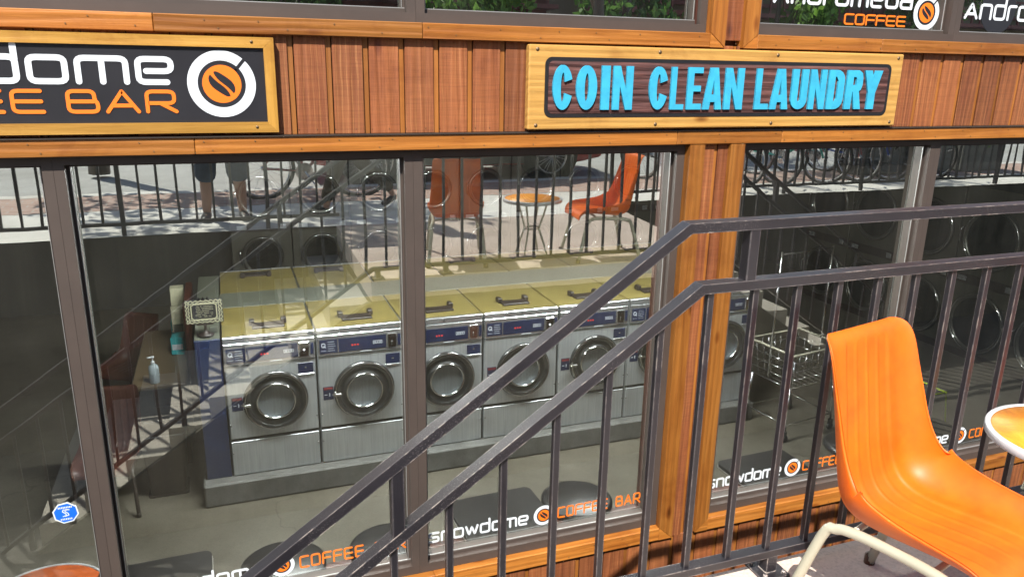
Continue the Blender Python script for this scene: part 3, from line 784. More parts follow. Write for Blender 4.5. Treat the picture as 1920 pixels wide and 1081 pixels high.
# bold letters: outlines as polygons with thick strokes
def heavy(mm, ch, x, z, w, h, k=0):
    s = w*.40 if ch != 'I' else w; y0, y1 = -.0832-k*.0001, -.0719
    def arc(cx, cz, rx, rz, a0, a1, n=12): return [(cx+rx*math.cos(R(a0+(a1-a0)*i/n)), cz+rz*math.sin(R(a0+(a1-a0)*i/n))) for i in range(n+1)]
    def ring(a0, a1):      # thick oval arc
        o = arc(x+w/2, z+h/2, w/2, h/2, a0, a1, 30); i_ = arc(x+w/2, z+h/2, w/2-s, h/2-s*.85, a0, a1, 30)
        n = len(o); vs = [(p[0], y0, p[1]) for p in o]+[(p[0], y0, p[1]) for p in i_]+[(p[0], y1, p[1]) for p in o]+[(p[0], y1, p[1]) for p in i_]
        fs = []
        for q in range(n-1): fs += [(q, q+1, n+q+1, n+q), (q, 2*n+q, 2*n+q+1, q+1), (n+q, n+q+1, 3*n+q+1, 3*n+q)]
        if a1-a0 < 359: fs += [(0, n, 3*n, 2*n), (n-1, 3*n-1, 4*n-1, 2*n-1)]
        mm.add(vs, fs)
    def P(*pts, d=0): mm.prism([(x+p[0]*w, z+p[1]*h) for p in pts], 'y', y0-d*.00013, y1)
    f = s/w; v = s/h*.82
    if ch == 'C': ring(22, 338)
    elif ch == 'O': ring(0, 360)
    elif ch == 'I': P((0, 0), (1, 0), (1, 1), (0, 1))
    elif ch == 'L': P((0, 0), (1, 0), (1, v), (f, v), (f, 1), (0, 1))
    elif ch == 'E': P((0, 0), (1, 0), (1, v), (f, v), (f, .5-v/2), (.9, .5-v/2), (.9, .5+v/2), (f, .5+v/2), (f, 1-v), (1, 1-v), (1, 1), (0, 1))
    elif ch == 'N': P((0, 0), (f*.85, 0), (f*.85, .55), (1-f*.85, 0), (1, 0), (1, 1), (1-f*.85, 1), (1-f*.85, .45), (f*.85, 1), (0, 1))
    elif ch == 'A': P((0, 0), (f*.85, 0), (.37, .2), (.63, .2), (1-f*.85, 0), (1, 0), (.69, 1), (.31, 1), (.31, .999), (.44, .36), (.5, .75), (.5, .75), (.56, .36), (.44, .36), (.31, .999)) if False else (P((0, 0), (f*.85, 0), (.56, 1), (.3, 1)), P((1-f*.85, 0), (1, 0), (.7, 1), (.44, 1), d=1), P((.25, .18), (.75, .18), (.70, .36), (.30, .36), d=2))
    elif ch == 'U':
        o = [(0, 1), (0, .22)]+[(.5+.5*math.cos(R(a)), .24+.24*math.sin(R(a))) for a in range(190, 351, 20)]+[(1, .22), (1, 1)]
        i_ = [(1-f, 1), (1-f, .26)]+[(.5+(.5-f)*math.cos(R(a)), .26+(.24-v)*math.sin(R(a))) for a in range(340, 199, -20)]+[(f, .26), (f, 1)]
        P(*(o+i_))
    elif ch == 'D':
        P((0, 0), (f, 0), (f, 1), (0, 1))
        o = [(f*.9, 1), (.5, 1)]+[(.5+.5*math.cos(R(a)), (.74+.26*math.sin(R(a))) if a > 0 else (.26+.26*math.sin(R(a)))) for a in (75, 50, 25, 1, -1, -25, -50, -75)]+[(.5, 0), (f*.9, 0)]
        i_ = [(f*.9, v), (.48, v), (1-f, .27), (1-f, .73), (.48, 1-v), (f*.9, 1-v)]
        P(*(o+i_), d=1)
    elif ch == 'R':
        P((0, 0), (f, 0), (f, 1), (0, 1))
        P((f*.9, 1), (.7, 1), (.93, .93), (1, .8), (1, .62), (.92, .5), (.75, .45), (f*.9, .45), (f*.9, .45+v), (.55, .45+v), (.6, .62), (.6, .78), (.55, 1-v), (f*.9, 1-v), d=1)
        P((.42, .47), (.62, 0), (1.03, 0), (.80, .50), d=2)
    elif ch == 'Y':
        P((.5-f/2, 0), (.5+f/2, 0), (.5+f/2, .44), (.5-f/2, .44))
        P((0, 1), (f, 1), (.5+f/2, .42), (.5-f/2, .42), d=1); P((1-f, 1), (1, 1), (.5+f/2, .42), (.5-f/2, .42), d=2)
m = MB(); mo = MB()
for k, (ch, a, b) in enumerate((('C', 1.481, 1.583), ('O', 1.602, 1.711), ('I', 1.734, 1.779), ('N', 1.796, 1.904),
    ('C', 1.995, 2.100), ('L', 2.117, 2.195), ('E', 2.212, 2.298), ('A', 2.308, 2.420), ('N', 2.433, 2.545),
    ('L', 2.622, 2.708), ('A', 2.718, 2.833), ('U', 2.848, 2.952), ('N', 2.966, 3.072), ('D', 3.086, 3.194), ('R', 3.209, 3.318), ('Y', 3.327, 3.450))):
    heavy(m, ch, a, 1.262, b-a, .205, k % 3)
m.build('raised_letters', M_cyan, t, world=True)

# ------------------------------------------------------------------ railings
SL = .70
def railing(name, label, group=None): return thing(name, label, 'railing', (0, 0, 0), 0, group)
RY_ = -1.83
t = railing('metal_railing', 'worn black steel railing along the patio edge, sloping down with the stairs at both ends')
KX, KX2 = 1.13, 3.74
ztop, zmid, rh = 1.066, .897, .0138
zl = lambda x, z, dx=0: z-(KX+dx-x)*SL if x < KX+dx else (z if x < KX2-dx else z-(x-KX2+dx)*SL)
xa, xb = -1.62, 6.4
def railpath(z, dx, a, b): return [(a, RY_, z-(KX+dx-a)*SL), (KX+dx, RY_, z), (KX2-dx, RY_, z), (b, RY_, z-(b-KX2+dx)*SL)]
m = MB(); m.tube(railpath(ztop, 0, xa, xb), rh, square=True, up=(0, 0, 1), ry=.021); m.build('top_rail', M_rail, t)
m = MB(); m.tube(railpath(zmid, .055, xa, xb), rh, square=True, up=(0, 0, 1), ry=.0205); m.build('middle_rail', M_rail, t)
zbot = .005
zb = lambda x: zbot-(.965-x)*SL if x < .965 else (zbot if x < 3.9 else zbot-(x-3.9)*SL)
m = MB(); m.tube([(xa, RY_, zb(xa)), (.965, RY_, zbot), (3.9, RY_, zbot), (xb, RY_, zb(xb))], .013, square=True, up=(0, 0, 1), ry=.0195); m.build('bottom_rail', M_rail, t)
x = 1.365-.1475*20
k = 0
while x < xb-.05:
    if x > xa+.02:
        zt = zl(x, zmid, .055)-.010; zz = zb(x)+.010
        m = MB(); m.box(-.0095, -.0095, zz, .0095, .0095, zt, bev=.001)
        o = m.build('baluster', M_rail, t); o.location = (x, RY_, 0)
    x += .1475; k += 1
for x in (.345, 1.335, 3.52, 4.5, -.7, 5.5, 2.45):   # link blocks between the two rails
    m = MB(); m.box(-.0165, -.0185, zl(x, zmid, .055)-.004, .0165, .0185, zl(x, ztop)-.004, bev=.002); o = m.build('link_post', M_rail, t); o.location = (x, RY_, 0)
for x in (1.53, 3.3, 1.0): 
    m = MB(); m.box(-.019, -.019, PZ, .019, .019, zb(x), bev=.001); m.box(-.05, -.05, PZ, .05, .05, PZ+.008)
    for a in (-.035, .035):
        for b in (-.035, .035): m.lathe([(.007, PZ+.008), (.007, PZ+.016)], 6, Matrix.Translation((a, b, 0)))
    o = m.build('foot_post', M_rail, t); o.location = (x, RY_, 0)
for x in (-1.45, -.4, .5, 4.4, 5.3, 6.2):
    s_ = zb(x); zf = PZ-math.ceil(max(0.001, (XA-x)/.292))*.199 if x < 1 else PZ-math.ceil(max(.001, (x-XB)/.292))*.199
    m = MB(); m.box(-.019, -.019, zf, .019, .019, s_, bev=.001); o = m.build('foot_post', M_rail, t); o.location = (x, RY_-.06, 0)

def straight(label, xa, xb, y, zt=1.04):
    t = railing('metal_railing', label)
    m = MB(); m.tube([(xa, y, zt), (xb, y, zt)], .022, square=True, up=(0, 0, 1), ry=.025); m.build('top_rail', M_rail, t)
    m = MB(); m.tube([(xa, y, zt-.17), (xb, y, zt-.17)], .02, square=True, up=(0, 0, 1), ry=.024); m.build('middle_rail', M_rail, t)
    m = MB(); m.tube([(xa, y, .10), (xb, y, .10)], .014, square=True, up=(0, 0, 1), ry=.018); m.build('bottom_rail', M_rail, t)
    x = xa+.05; k = 0; bm_ = MB()
    while x < xb:
        if k % 8 == 0:
            m = MB(); m.box(-.017, -.017, 0, .017, .017, zt-.02); o = m.build('post', M_rail, t); o.location = (x, y, 0)
        else:
            m = MB(); m.box(-.0105, -.0105, .105, .0105, .0105, zt-.185); o = m.build('baluster', M_rail, t); o.location = (x, y, 0)
        x += .1475; k += 1
    return t
straight('black baluster railing on the pavement edge where the photographer stands', -5.6, .98, YL-.03)
straight('black baluster railing on the pavement edge above the right stairwell', 4.0, 12.5, YR-.04)

# ------------------------------------------------------------------ chairs and tables
def shell_chair(label, legmat=M_cream):
    t = thing('shell_chair', label, 'chair', (0, 0, 0), 0, 'plastic shell chairs with tube legs')
    # profile in (y, z): front lip -> seat -> back ; local front is +y
    prof = [(y_, z_-.035*min(1, max(0, (.80-z_)/.35))+(.02 if z_ > .75 else 0)) for y_, z_ in [(.262, .375), (.258, .405), (.235, .428), (.18, .437), (.10, .432), (.02, .422), (-.06, .415), (-.115, .42), (-.155, .440), (-.180, .475),
            (-.197, .53), (-.212, .60), (-.225, .67), (-.240, .74), (-.252, .79), (-.262, .822), (-.275, .840), (-.292, .846)]]
    hw = [.200, .214, .223, .229, .232, .234, .235, .235, .233, .228, .216, .211, .208, .205, .204, .199, .185, .150]
    nu = len(prof); nv = 61; pts = []
    for i, ((y, z), w) in enumerate(zip(prof, hw)):
        a = prof[max(i-1, 0)]; b = prof[min(i+1, nu-1)]
        ty, tz = b[0]-a[0], b[1]-a[1]; L = math.hypot(ty, tz) or 1; ty /= L; tz /= L
        ny, nz = tz, -ty                      # normal facing the sitter (up / forward)
        if nz < 0 and i < 7: ny, nz = -ny, -nz
        if ny < 0 and i >= 9: ny, nz = -ny, -nz
        if i < 2: lift = .022+.01*i
        elif i <= 12: lift = .052+.088*math.exp(-((i-7.5)/2.7)**2)
        else: lift = .055*(1-(i-12)/5.2)
        for j in range(nv):
            u = -1+2*j/(nv-1); au = abs(u)
            e = max(0, (au-.62)/.38)
            d = lift*(1-math.cos(min(1, e*1.05)*math.pi/2))**.85
            if au > .95: d -= .010*((au-.95)/.05)
            rib = 0
            if 2 <= i <= 14 and au < .50:
                fade = min(1, (i-2)/1.5, (15-i)/1.0)
                rib = -.006*fade*min(1, (.50-au)/.035) + .005*fade*max(0, 1-abs(au-.25)/.035)+ .005*fade*max(0, 1-au/.035)
            x = w*(u if au < .62 else math.copysign(.62+.38*math.sin(e*math.pi/2)**.9*.93, u))
            pts.append((x, y+ny*(d+rib), z+nz*(d+rib)))
    m = MB(); m.grid(pts, nu, nv)
    o = m.build('seat_shell', M_shell, t)
    s1 = o.modifiers.new('solid', 'SOLIDIFY'); s1.thickness = .006; s1.offset = -1
    s2 = o.modifiers.new('sub', 'SUBSURF'); s2.levels = 1; s2.render_levels = 2
    for sx in (-1, 1):
        X = .185*sx
        path = [(X*1.25, .285, .0), (X*1.12, .22, .27), (X*1.08, .205, .325), (X*1.05, .17, .355), (X*1.02, .10, .360), (X, 0, .356), (X*1.02, -.10, .350), (X*1.05, -.15, .338), (X*1.1, -.185, .30), (X*1.25, -.27, .0)]
        sm = []
        V = [Vector(p) for p in path]
        for i in range(len(V)-1):
            p0, p1, p2, p3 = V[max(i-1, 0)], V[i], V[i+1], V[min(i+2, len(V)-1)]
            for k in range(4):
                tt = k/4; sm.append(.5*((2*p1)+(-p0+p2)*tt+(2*p0-5*p1+4*p2-p3)*tt*tt+(-p0+3*p1-3*p2+p3)*tt**3))
        sm.append(V[-1])
        m = MB(); m.tube(sm, .0150, 12); m.build('leg_frame', legmat, t)
        for p in (path[0], path[-1]):
            m = MB(); m.lathe([(.0175, 0), (.018, .03), (.0155, .034)], 12, Matrix.Translation((p[0], p[1], 0))); m.build('foot_cap', M_brownfoot, t)
    m = MB()
    for y in (.12, -.10): m.tube([(-.19, y, .355), (-.1, y, .365), (.1, y, .365), (.19, y, .355)], .009, 8)
    m.build('cross_bars', legmat, t)
    return t
chair = shell_chair('orange plastic shell chair with cream legs in the foreground against the patio railing')
chair.location = (1.715, -2.21, PZ); chair.scale = (.97, .97, .98); chair.rotation_euler = (0, 0, R(180+13))
dup(chair, (2.93, -2.02, PZ-.0), R(97), 'orange shell chair at the far side of the low round table, seen reflected facing left')
M_rust = plain('rust_brown_plastic', (.06, .016, .008), .45)
for lc, rz_, lb in (((-.98, 2.55, FL), 172, 'rust brown shell chair inside, left of the waste bin and counter'), ((-1.0, 4.5, FL), 150, 'rust brown shell chair at the back left inside the laundry')):
    c_ = dup(chair, lc, R(rz_), lb)
    for ch in c_.children:
        ch.data = ch.data.copy(); ch.data.materials[0] = M_rust if ch.name.startswith('seat_shell') else M_lid

def round_table(label, h, r, legs=True):
    t = thing('round_table', label, 'table')
    m = MB(); m.lathe([(r-.017, h-.004), (r-.017, h), (0, h)], 56, rnd=.5, cap=False); m.lathe([(r-.0172, h-.021), (r-.0172, h-.0005)], 56, cap=False)
    m.build('tabletop', M_ttop, t)
    m = MB(); m.lathe([(r-.018, h-.026), (r-.003, h-.026), (r, h-.022), (r, h-.003), (r-.003, h+.002), (r-.013, h+.002), (r-.017, h-.002), (r-.017, h-.022)], 56, cap=False)
    m.lathe([(0.0001, h-.022), (r-.017, h-.023)], 56, cap=False)
    m.build('rim', M_rim, t)
    for k in range(4):
        a = R(45+90*k); m = MB(); c, s_ = math.cos(a), math.sin(a)
        m.tube([(r*.55*c, r*.55*s_, h-.03), (r*.28*c, r*.28*s_, h*.5), (r*.62*c, r*.62*s_, .01)], .009, 8); m.build('leg', M_cream, t)
    m = MB(); m.tube([(r*.28*math.cos(R(q*20)), r*.28*math.sin(R(q*20)), h*.5) for q in range(18)], .007, 8, closed=True); m.build('ring', M_cream, t)
    return t
T = round_table('low round table with orange top and white rim beside the foreground chair', .49, .245)
T.location = (2.35, -2.15, PZ)
T2 = round_table('round table with orange top and pale rim inside the window at the lower left', .71, .30); T2.location = (-1.02, .36, FL)
M_t2 = plain('deep_orange_laminate', (.55, .10, .01), .4)
for ch in T2.children:
    if ch.name.startswith('tabletop'): ch.data.materials[0] = M_t2

def rect_table(label, w, d, h=.71):
    t = thing('cafe_table', label, 'table', (0, 0, 0), 0, 'black tables inside the windows')
    m = MB(); m.prism(rrect(-w/2, w/2, -d/2, d/2, .045), 'z', h-.022, h); m.build('tabletop', M_tabletop, t)
    m = MB(); m.prism(rrect(-w/2-.004, w/2+.004, -d/2-.004, d/2+.004, .047), 'z', h-.030, h-.0225); m.build('edge', M_edge, t)
    m = MB(); m.tube([(0, 0, .02), (0, 0, h-.03)], .03, 12); m.build('column', M_lid, t)
    m = MB(); m.box(-.22, -.03, 0, .22, .03, .025, bev=.005); m.box(-.03, -.22, .001, .03, .22, .027, bev=.005); m.build('base', M_lid, t)
    return t
q = rect_table('black rectangular table inside the middle window behind white cafe lettering', .56, .46); q.location = (1.42, .37, FL); q.rotation_euler = (0, 0, R(2))
dup(q, (-.50, .30, FL), R(1), 'dark rectangular table inside the lower left window')
dup(q, (3.33, .28, FL), R(2), 'black rectangular table inside the window behind the wire laundry cart')
dup(q, (4.85, .33, FL), R(0), 'black rectangular table inside the window behind the lime stool')
def stool(label):
    t = thing('round_stool', label, 'stool', (0, 0, 0), 0, 'round black stools inside the windows')
    m = MB(); m.lathe([(0.001, .66), (.20, .66), (.225, .675), (.225, .70), (.205, .712), (0.001, .716)], 40); m.build('seat', M_tabletop, t)
    for k in range(4):
        a = R(45+90*k); m = MB(); c, s_ = math.cos(a), math.sin(a); m.tube([(.12*c, .12*s_, .66), (.2*c, .2*s_, 0)], .011, 8); m.build('leg', M_lid, t)
    m = MB(); m.tube([(.17*math.cos(R(q*20)), .17*math.sin(R(q*20)), .25) for q in range(18)], .008, 8, closed=True); m.build('foot_ring', M_lid, t)
    return t
q = stool('round black stool at the right of the middle window near the orange word BAR'); q.location = (1.93, .38, FL)
dup(q, (.72, .27, FL), 0, 'round black stool straddling the middle mullion')
dup(q, (.14, .28, FL), 0, 'round black stool behind the cup emblem of the left window')
dup(q, (4.18, .40, FL), 0, 'round black stool inside the right window behind the foreground chair')

# lime wire stool
t = thing('wire_stool', 'lime green bent wire stool inside the far right window', 'stool', (5.55, 1.15, FL))
m = MB()
w_ = .20; hh = .66
for sy in (-1, 1):
    m = MB(); m.tube([(-w_-.06, sy*.2, .01), (-w_+.02, sy*.16, hh), (w_-.02, sy*.16, hh), (w_+.06, sy*.2, .01)], .008, 8); m.build('leg_frame', M_lime, t)
m = MB()
for z, e in ((hh, 0), (.28, .035)):
    m.tube([(-w_-e+.02, -.17, z), (-w_-e+.02, .17, z)], .008, 8); m.tube([(w_+e-.02, -.17, z), (w_+e-.02, .17, z)], .008, 8)
m.tube([(-w_-.06, -.2, .012), (-w_-.06, .2, .012)], .008, 8); m.tube([(w_+.06, -.2, .012), (w_+.06, .2, .012)], .008, 8)
m.tube([(-w_-.03, -.18, .28), (w_+.03, -.18, .28)], .008, 8)
m.build('braces', M_lime, t)

# ------------------------------------------------------------------ washers
def washer(label):
    t = thing('washing_machine', label, 'washing machine', (0, 0, 0), 0, 'stainless front loading washers')
    W_, H_, D_ = .668, 1.14, .78; a = -W_/2; b = W_/2
    m = MB(); m.box(a, .012, 0, b, D_, H_-.02, bev=.004); m.build('body', M_steel, t)
    m = MB(); m.box(a+.004, .0, .318, b-.004, .014, .915, bev=.004); m.build('front_panel', M_steel, t)
    m = MB(); m.box(a+.004, .0, .006, b-.004, .014, .292, bev=.004); m.build('lower_panel', M_steel, t)
    m = MB(); m.box(a+.002, .004, .293, b-.002, .011, .317); m.build('dark_seam', M_rubber, t)
    m = MB(); m.box(a, .03, H_-.0195, b, D_, H_, bev=.004); m.build('top', M_ochre, t)
    m = MB(); m.box(a+.001, -.006, H_-.045, b-.001, .029, H_+.004, bev=.005); m.build('top_edge', M_steel2, t)
    m = MB(); m.box(a+.004, -.010, .922, b-.004, .0115, H_-.048, bev=.004); cp = m.build('control_panel', M_steel2, t)
    m = MB(); m.box(a+.02, -.013, .945, a+.155, -.0105, 1.055); m.box(a+.165, -.013, .945, b-.13, -.0105, 1.055); m.box(b-.035, -.013, .955, b-.012, -.0105, 1.05); m.build('navy_overlay', M_panelnavy, cp)
    m = MB()
    m.box(a+.028, -.0135, .965, a+.068, -.0132, .968)
    pts = [(a+.048+.014*math.cos(R(q*30)), 1.012+.016*math.sin(R(q*30))) for q in range(12)]; ribbon(m, pts, .006, -.0142, -.0132, True)
    ribbon(m, [(a+.05, 1.005), (a+.065, .993)], .006, -.0145, -.0132)
    for i in range(5): m.box(a+.082, -.0136, 1.035-.018*i, a+.082+random.uniform(.04, .06), -.0132, 1.038-.018*i)
    for q in range(4): ribbon(m, [(b-.232+.019*q, .988), (b-.220+.019*q, .988), (b-.220+.019*q, 1.01), (b-.232+.019*q, 1.01)], .0035, -.0138, -.0132, True)
    m.box(a+.33, -.0138, .93, a+.42, -.0112, .934)
    m.build('panel_print', M_white, cp)
    m = MB()
    for q in range(3): m.box(a+.265+.022*q, -.0138, .988, a+.278+.022*q, -.0132, 1.0)
    m.build('digits', M_display, cp)
    m = MB(); m.box(b-.118, -.020, .94, b-.045, -.0105, 1.06, bev=.004); m.box(b-.09, -.028, .965, b-.078, -.020, 1.0, bev=.002); m.box(b-.094, -.0235, 1.015, b-.074, -.0195, 1.04); m.build('coin_slot', M_chrome, cp)
    m = MB(); m.box(b-.135, -.004, .80, b-.02, .002, .885, bev=.002); n_ = m.build('soap_notice', M_panelnavy, t)
    m = MB(); m.box(b-.085, -.0052, .84, b-.07, -.0042, .85); m.box(b-.137, -.010, .786, b-.018, -.001, .797, bev=.002); m.build('notice_lip', M_steel2, n_)
    m = MB(); m.box(a+.03, -.003, .55, a+.11, .001, .66); n_ = m.build('warning_plate', M_panelnavy, t)
    m = MB(); m.box(a+.035, -.0038, .635, a+.105, -.0032, .655); m.build('red_strip', M_maroon, n_)
    m = MB(); m.box(a+.04, -.0038, .59, a+.062, -.0032, .596); m.box(a+.075, -.0038, .578, a+.083, -.0032, .606); m.build('white_print', M_white, n_)
    # door
    MD = Matrix.Translation((.02, 0, .605)) @ Matrix.Rotation(R(90), 4, 'X')
    m = MB(); m.lathe([(.242, -.002), (.245, .012), (.238, .026), (.222, .034), (.205, .030), (.196, .022)], 56, MD, cap=False); d = m.build('door', M_doorblk, t)
    m = MB(); m.lathe([(.226, .0345), (.229, .037), (.232, .0345)], 56, MD, cap=False)
    m.lathe([(.134, .030), (.138, .038), (.146, .037), (.149, .026)], 48, MD, cap=False); m.build('chrome_ring', M_chrome, d)
    m = MB(); m.lathe([(.197, .023), (.188, .008), (.165, .010), (.149, .026)], 48, MD, cap=False); m.build('gasket', M_rubber, d)
    m = MB(); m.lathe([(.135, .026), (.150, -.02), (.155, -.16)], 40, MD, cap=False); m.build('drum', M_drum, d)
    m = MB(); m.lathe([(.156, -.161), (.10, -.165), (.0001, -.155)], 40, MD); m.build('drum_back', M_darkchrome, d)
    m = MB()
    for q in range(13):
        an = R(222+q*8); cx, cz = .02+.108*math.cos(an), .605+.108*math.sin(an)
        m.tube([(cx-.011*math.cos(an), .02, cz-.011*math.sin(an)), (cx+.011*math.cos(an), .02, cz+.011*math.sin(an))], .0035, 6)
    for r_ in (.055, .075): m.tube([(.02+r_*1.1*math.cos(R(200+q*11)), .024, .605+r_*math.sin(R(200+q*11))) for q in range(13)], .0018, 5)
    m.build('drum_ribs', M_chrome, d)
    m = MB(); m.lathe([(.134, .028), (.10, .038), (.06, .043), (.0001, .045)], 40, MD, cap=False); m.build('door_glass', M_dg, d)
    m = MB(); m.box(-.225, -.048, .585, -.165, -.03, .61, bev=.006); m.tube([(-.235, -.035, .60), (-.21, -.045, .625)], .008, 8); m.build('handle', M_chrome, d)
    # soap dispenser flap on top
    m = MB(); m.box(-.11, .15, H_, .13, .27, H_+.018, bev=.004); m.box(-.13, .24, H_+.001, -.09, .31, H_+.045, bev=.006); m.box(.11, .24, H_+.001, .15, .31, H_+.045, bev=.006); m.build('soap_hatch', M_lid, t)
    m = MB(); m.lathe([(.010, 0), (.010, .004), (.006, .006)], 12, Matrix.Translation((0, -.006, 1.120)) @ Matrix.Rotation(R(90), 4, 'X')); m.build('lock', M_rubber, t)
    for z in (.27, .345, ):
        pass
    m = MB()
    for x in (a+.012, b-.012):
        for z in (.20, .43): m.lathe([(.006, 0), (.006, .006)], 8, Matrix.Translation((x, 0, z)) @ Matrix.Rotation(R(90), 4, 'X'))
    m.build('screws', M_chrome, t)
    return t
M_dg, nt, b_ = newmat('door_glass'); nt.nodes.remove(b_)
tr = nt.nodes.new('ShaderNodeBsdfTransparent'); tr.inputs[0].default_value = (.72, .74, .75, 1); gl = nt.nodes.new('ShaderNodeBsdfGlossy'); gl.inputs['Roughness'].default_value = .03
mx = nt.nodes.new('ShaderNodeMixShader'); mx.inputs[0].default_value = .06
nt.links.new(tr.outputs[0], mx.inputs[1]); nt.links.new(gl.outputs[0], mx.inputs[2]); nt.links.new(mx.outputs[0], nt.nodes['Material Output'].inputs[0])
BZ = -1.67; PW = .683
labs = ['stainless washer at the left end of the front row, beside the navy panel', 'stainless washer second from the left in the front row', 'stainless washer just right of the middle mullion', 'stainless washer behind the sloping rail, between its neighbours of the middle window', 'stainless washer at the right of the middle window', 'stainless washer partly hidden by the wooden post', 'stainless washer at the right end of the front row, seen through the right window']
wm = washer(labs[0])
for i in range(7):
    x = -.115+PW*(i+.5)
    o = wm if i == 0 else dup(wm, (0, 0, 0), 0, labs[i])
    o.location = (x, 2.29, BZ)
blabs = ['at the left end', 'second from the left', 'third from the left', 'in the middle', 'third from the right', 'second from the right', 'at the right end']
for i in range(7):
    o = dup(wm, (-.115+PW*(i+.5), 4.30, BZ), R(180), 'washer of the back row facing away, only its ochre top showing, '+blabs[i])
m = MB(); m.box(-.33, 2.20, FL, 4.70, 4.42, BZ, bev=.015); tag(m.build('washer_plinth', M_plinth), 'raised grey concrete plinth under the rows of washers', 'plinth')
m = MB(); m.box(-.115, 3.075, BZ, 4.66, 3.515, -.528, bev=.004); tag(m.build('service_cover', M_bulk), 'flat grey-green cover between the front and back rows of washers', 'cover')
t = thing('end_cabinet', 'tall narrow cabinet with navy front at the left end of the washers', 'cabinet', (-.215, 2.3, BZ))
m = MB(); m.box(-.085, 0, 0, .095, .02, 1.135, bev=.003); m.build('navy_front', M_navy, t)
m = MB(); m.box(-.085, .021, 0, .095, 1.9, 1.13, bev=.003); m.build('body', M_bulk, t)

# chalkboard sign
t = thing('counter_sign', 'small chalkboard in a black and white chevron frame on a stand atop the end cabinet', 'sign', (-.215, 2.42, -.533))
m = MB(); m.lathe([(.055, 0), (.058, .012), (.03, .02), (.012, .035), (.010, .07), (.016, .09)], 24); m.box(-.06, -.012, .085, .06, .02, .092); m.build('stand', M_lid, t)
cw_, ch_ = .132, .092; z0 = .095
m = MB(); m.box(-cw_, 0, z0, cw_, .012, z0+2*ch_, bev=.003)
for x in (-.03, 0, .03): m.lathe([(.0, 0), (.014, .003), (.0, .02)], 8, Matrix.Translation((x, .006, z0+2*ch_)), cap=False)
m.build('board', M_black, t)
m = MB()
n = 22; zz = z0+ch_
def zig(p, q, amp, cnt, off=0):
    p = Vector(p); q = Vector(q); d = (q-p); nn = Vector((-d.y, d.x)).normalized()
    return [tuple(p+d*(i/cnt)+nn*(amp if i % 2 else -amp)) for i in range(cnt+1)]
for k, e in enumerate((.010, .026)):
    x_, z_ = cw_-e, ch_-e
    for A_, B_ in (((-x_, zz-z_), (x_, zz-z_)), ((x_, zz-z_), (x_, zz+z_)), ((x_, zz+z_), (-x_, zz+z_)), ((-x_, zz+z_), (-x_, zz-z_))):
        ribbon(m, zig(A_, B_, .0055, 14 if A_[1] == B_[1] else 10), .005, -.003-k*.0002, 0, rcap=False)
pl = [(-.088, zz-.048), (-.07, zz-.06), (.07, zz-.06), (.088, zz-.048), (.088, zz+.048), (.07, zz+.06), (-.07, zz+.06), (-.088, zz+.048)]
ribbon(m, pl, .007, -.0042, 0, True)
for r_ in range(7):
    x = -.055+random.uniform(-.01, .01); z = zz+.040-.0135*r_
    while x < .06:
        L_ = random.uniform(.005, .009)
        if random.random() < .8: m.box(x, -.0012, z, x+L_, -.0002, z+.0025); m.box(x, -.0012, z+.0026, x+.0018, -.0002, z+.0065)
        x += L_+.0035
m.build('chevron_and_chalk', M_card, t)

# counter, cartons, pump bottle, bin at left
t = thing('folding_counter', 'tan topped counter with red-brown panel side at the left inside the laundry', 'counter', (-.62, 3.3, FL))
m = MB(); m.box(-.22, -.35, .72, .20, 1.1, .76, bev=.01); m.build('countertop', M_tan2, t)
m = MB(); m.box(.14, -.3, 0, .18, 1.05, .719); m.box(-.2, 1.0, 0, .14, 1.04, .719); m.build('side_panel', M_dwood, t)
m = MB(); m.box(.20, .1, 0, .26, .9, 1.28, bev=.01); m.build('tall_panel', M_dwood, t)
t = thing('pump_bottle', 'clear pump bottle of hand sanitizer standing on the tan counter', 'bottle', (-.66, 3.02, FL+.76))
m = MB(); m.lathe([(.036, 0), (.040, .006), (.040, .13), (.034, .15), (.014, .162), (.014, .175)], 24); m.build('bottle_body', M_bottle, t)
m = MB(); m.lathe([(.015, .168), (.015, .185), (.006, .19), (.006, .215), (.012, .217), (.012, .226)], 16); m.box(-.04, -.006, .214, .0, .006, .226, bev=.003); m.build('pump', M_white, t)
cz0 = FL+.76
cart = [(-.50, 3.72, .11, .17, .16, M_teal, 'teal and white detergent carton at the bottom of the stack on the counter'),
        (-.51, 4.0, .11, .15, .22, M_teal, 'teal detergent carton behind the lowest one on the counter'),
        (-.50, 3.90, .10, .12, .36, M_card, 'cream detergent carton in the middle of the counter row'),
        (-.50, 4.2, .12, .12, .48, M_card, 'tall cream detergent carton at the back of the counter row')]
for i, (x, y, w_, d_, h_, mt, lb) in enumerate(cart):
    m = MB(); m.box(-w_/2, -d_/2, 0, w_/2, d_/2, h_, bev=.004)
    o = thing('detergent_carton', lb, 'carton', (x, y, cz0), R(random.uniform(-6, 6)), 'detergent cartons on the counter')
    m.build('box', mt, o)
    m = MB(); m.box(-w_/2+.01, -d_/2-.002, h_*.3, w_/2-.01, -d_/2-.0005, h_*.62); m.build('label_band', M_white if mt is M_teal else M_bulk, o)
t = thing('waste_bin', 'dark brown open waste bin on the floor left of the washers', 'bin', (-.60, 2.62, FL))
m = MB(); m.prism(rrect(-.15, .15, -.13, .13, .03), 'z', 0, .012)
for i in range(12): pass
q = rrect(-.13, .13, -.11, .11, .03); q2 = rrect(-.165, .165, -.145, .145, .035); n = len(q)
m.add([(p[0], p[1], .012) for p in q]+[(p[0], p[1], .52) for p in q2]+[(p[0]*.93, p[1]*.93, .52) for p in q2]+[(p[0]*.93, p[1]*.93, .02) for p in q],
      [(i, (i+1) % n, n+(i+1) % n, n+i) for i in range(n)]+[(n+i, n+(i+1) % n, 2*n+(i+1) % n, 2*n+i) for i in range(n)]+[(2*n+i, 2*n+(i+1) % n, 3*n+(i+1) % n, 3*n+i) for i in range(n)])
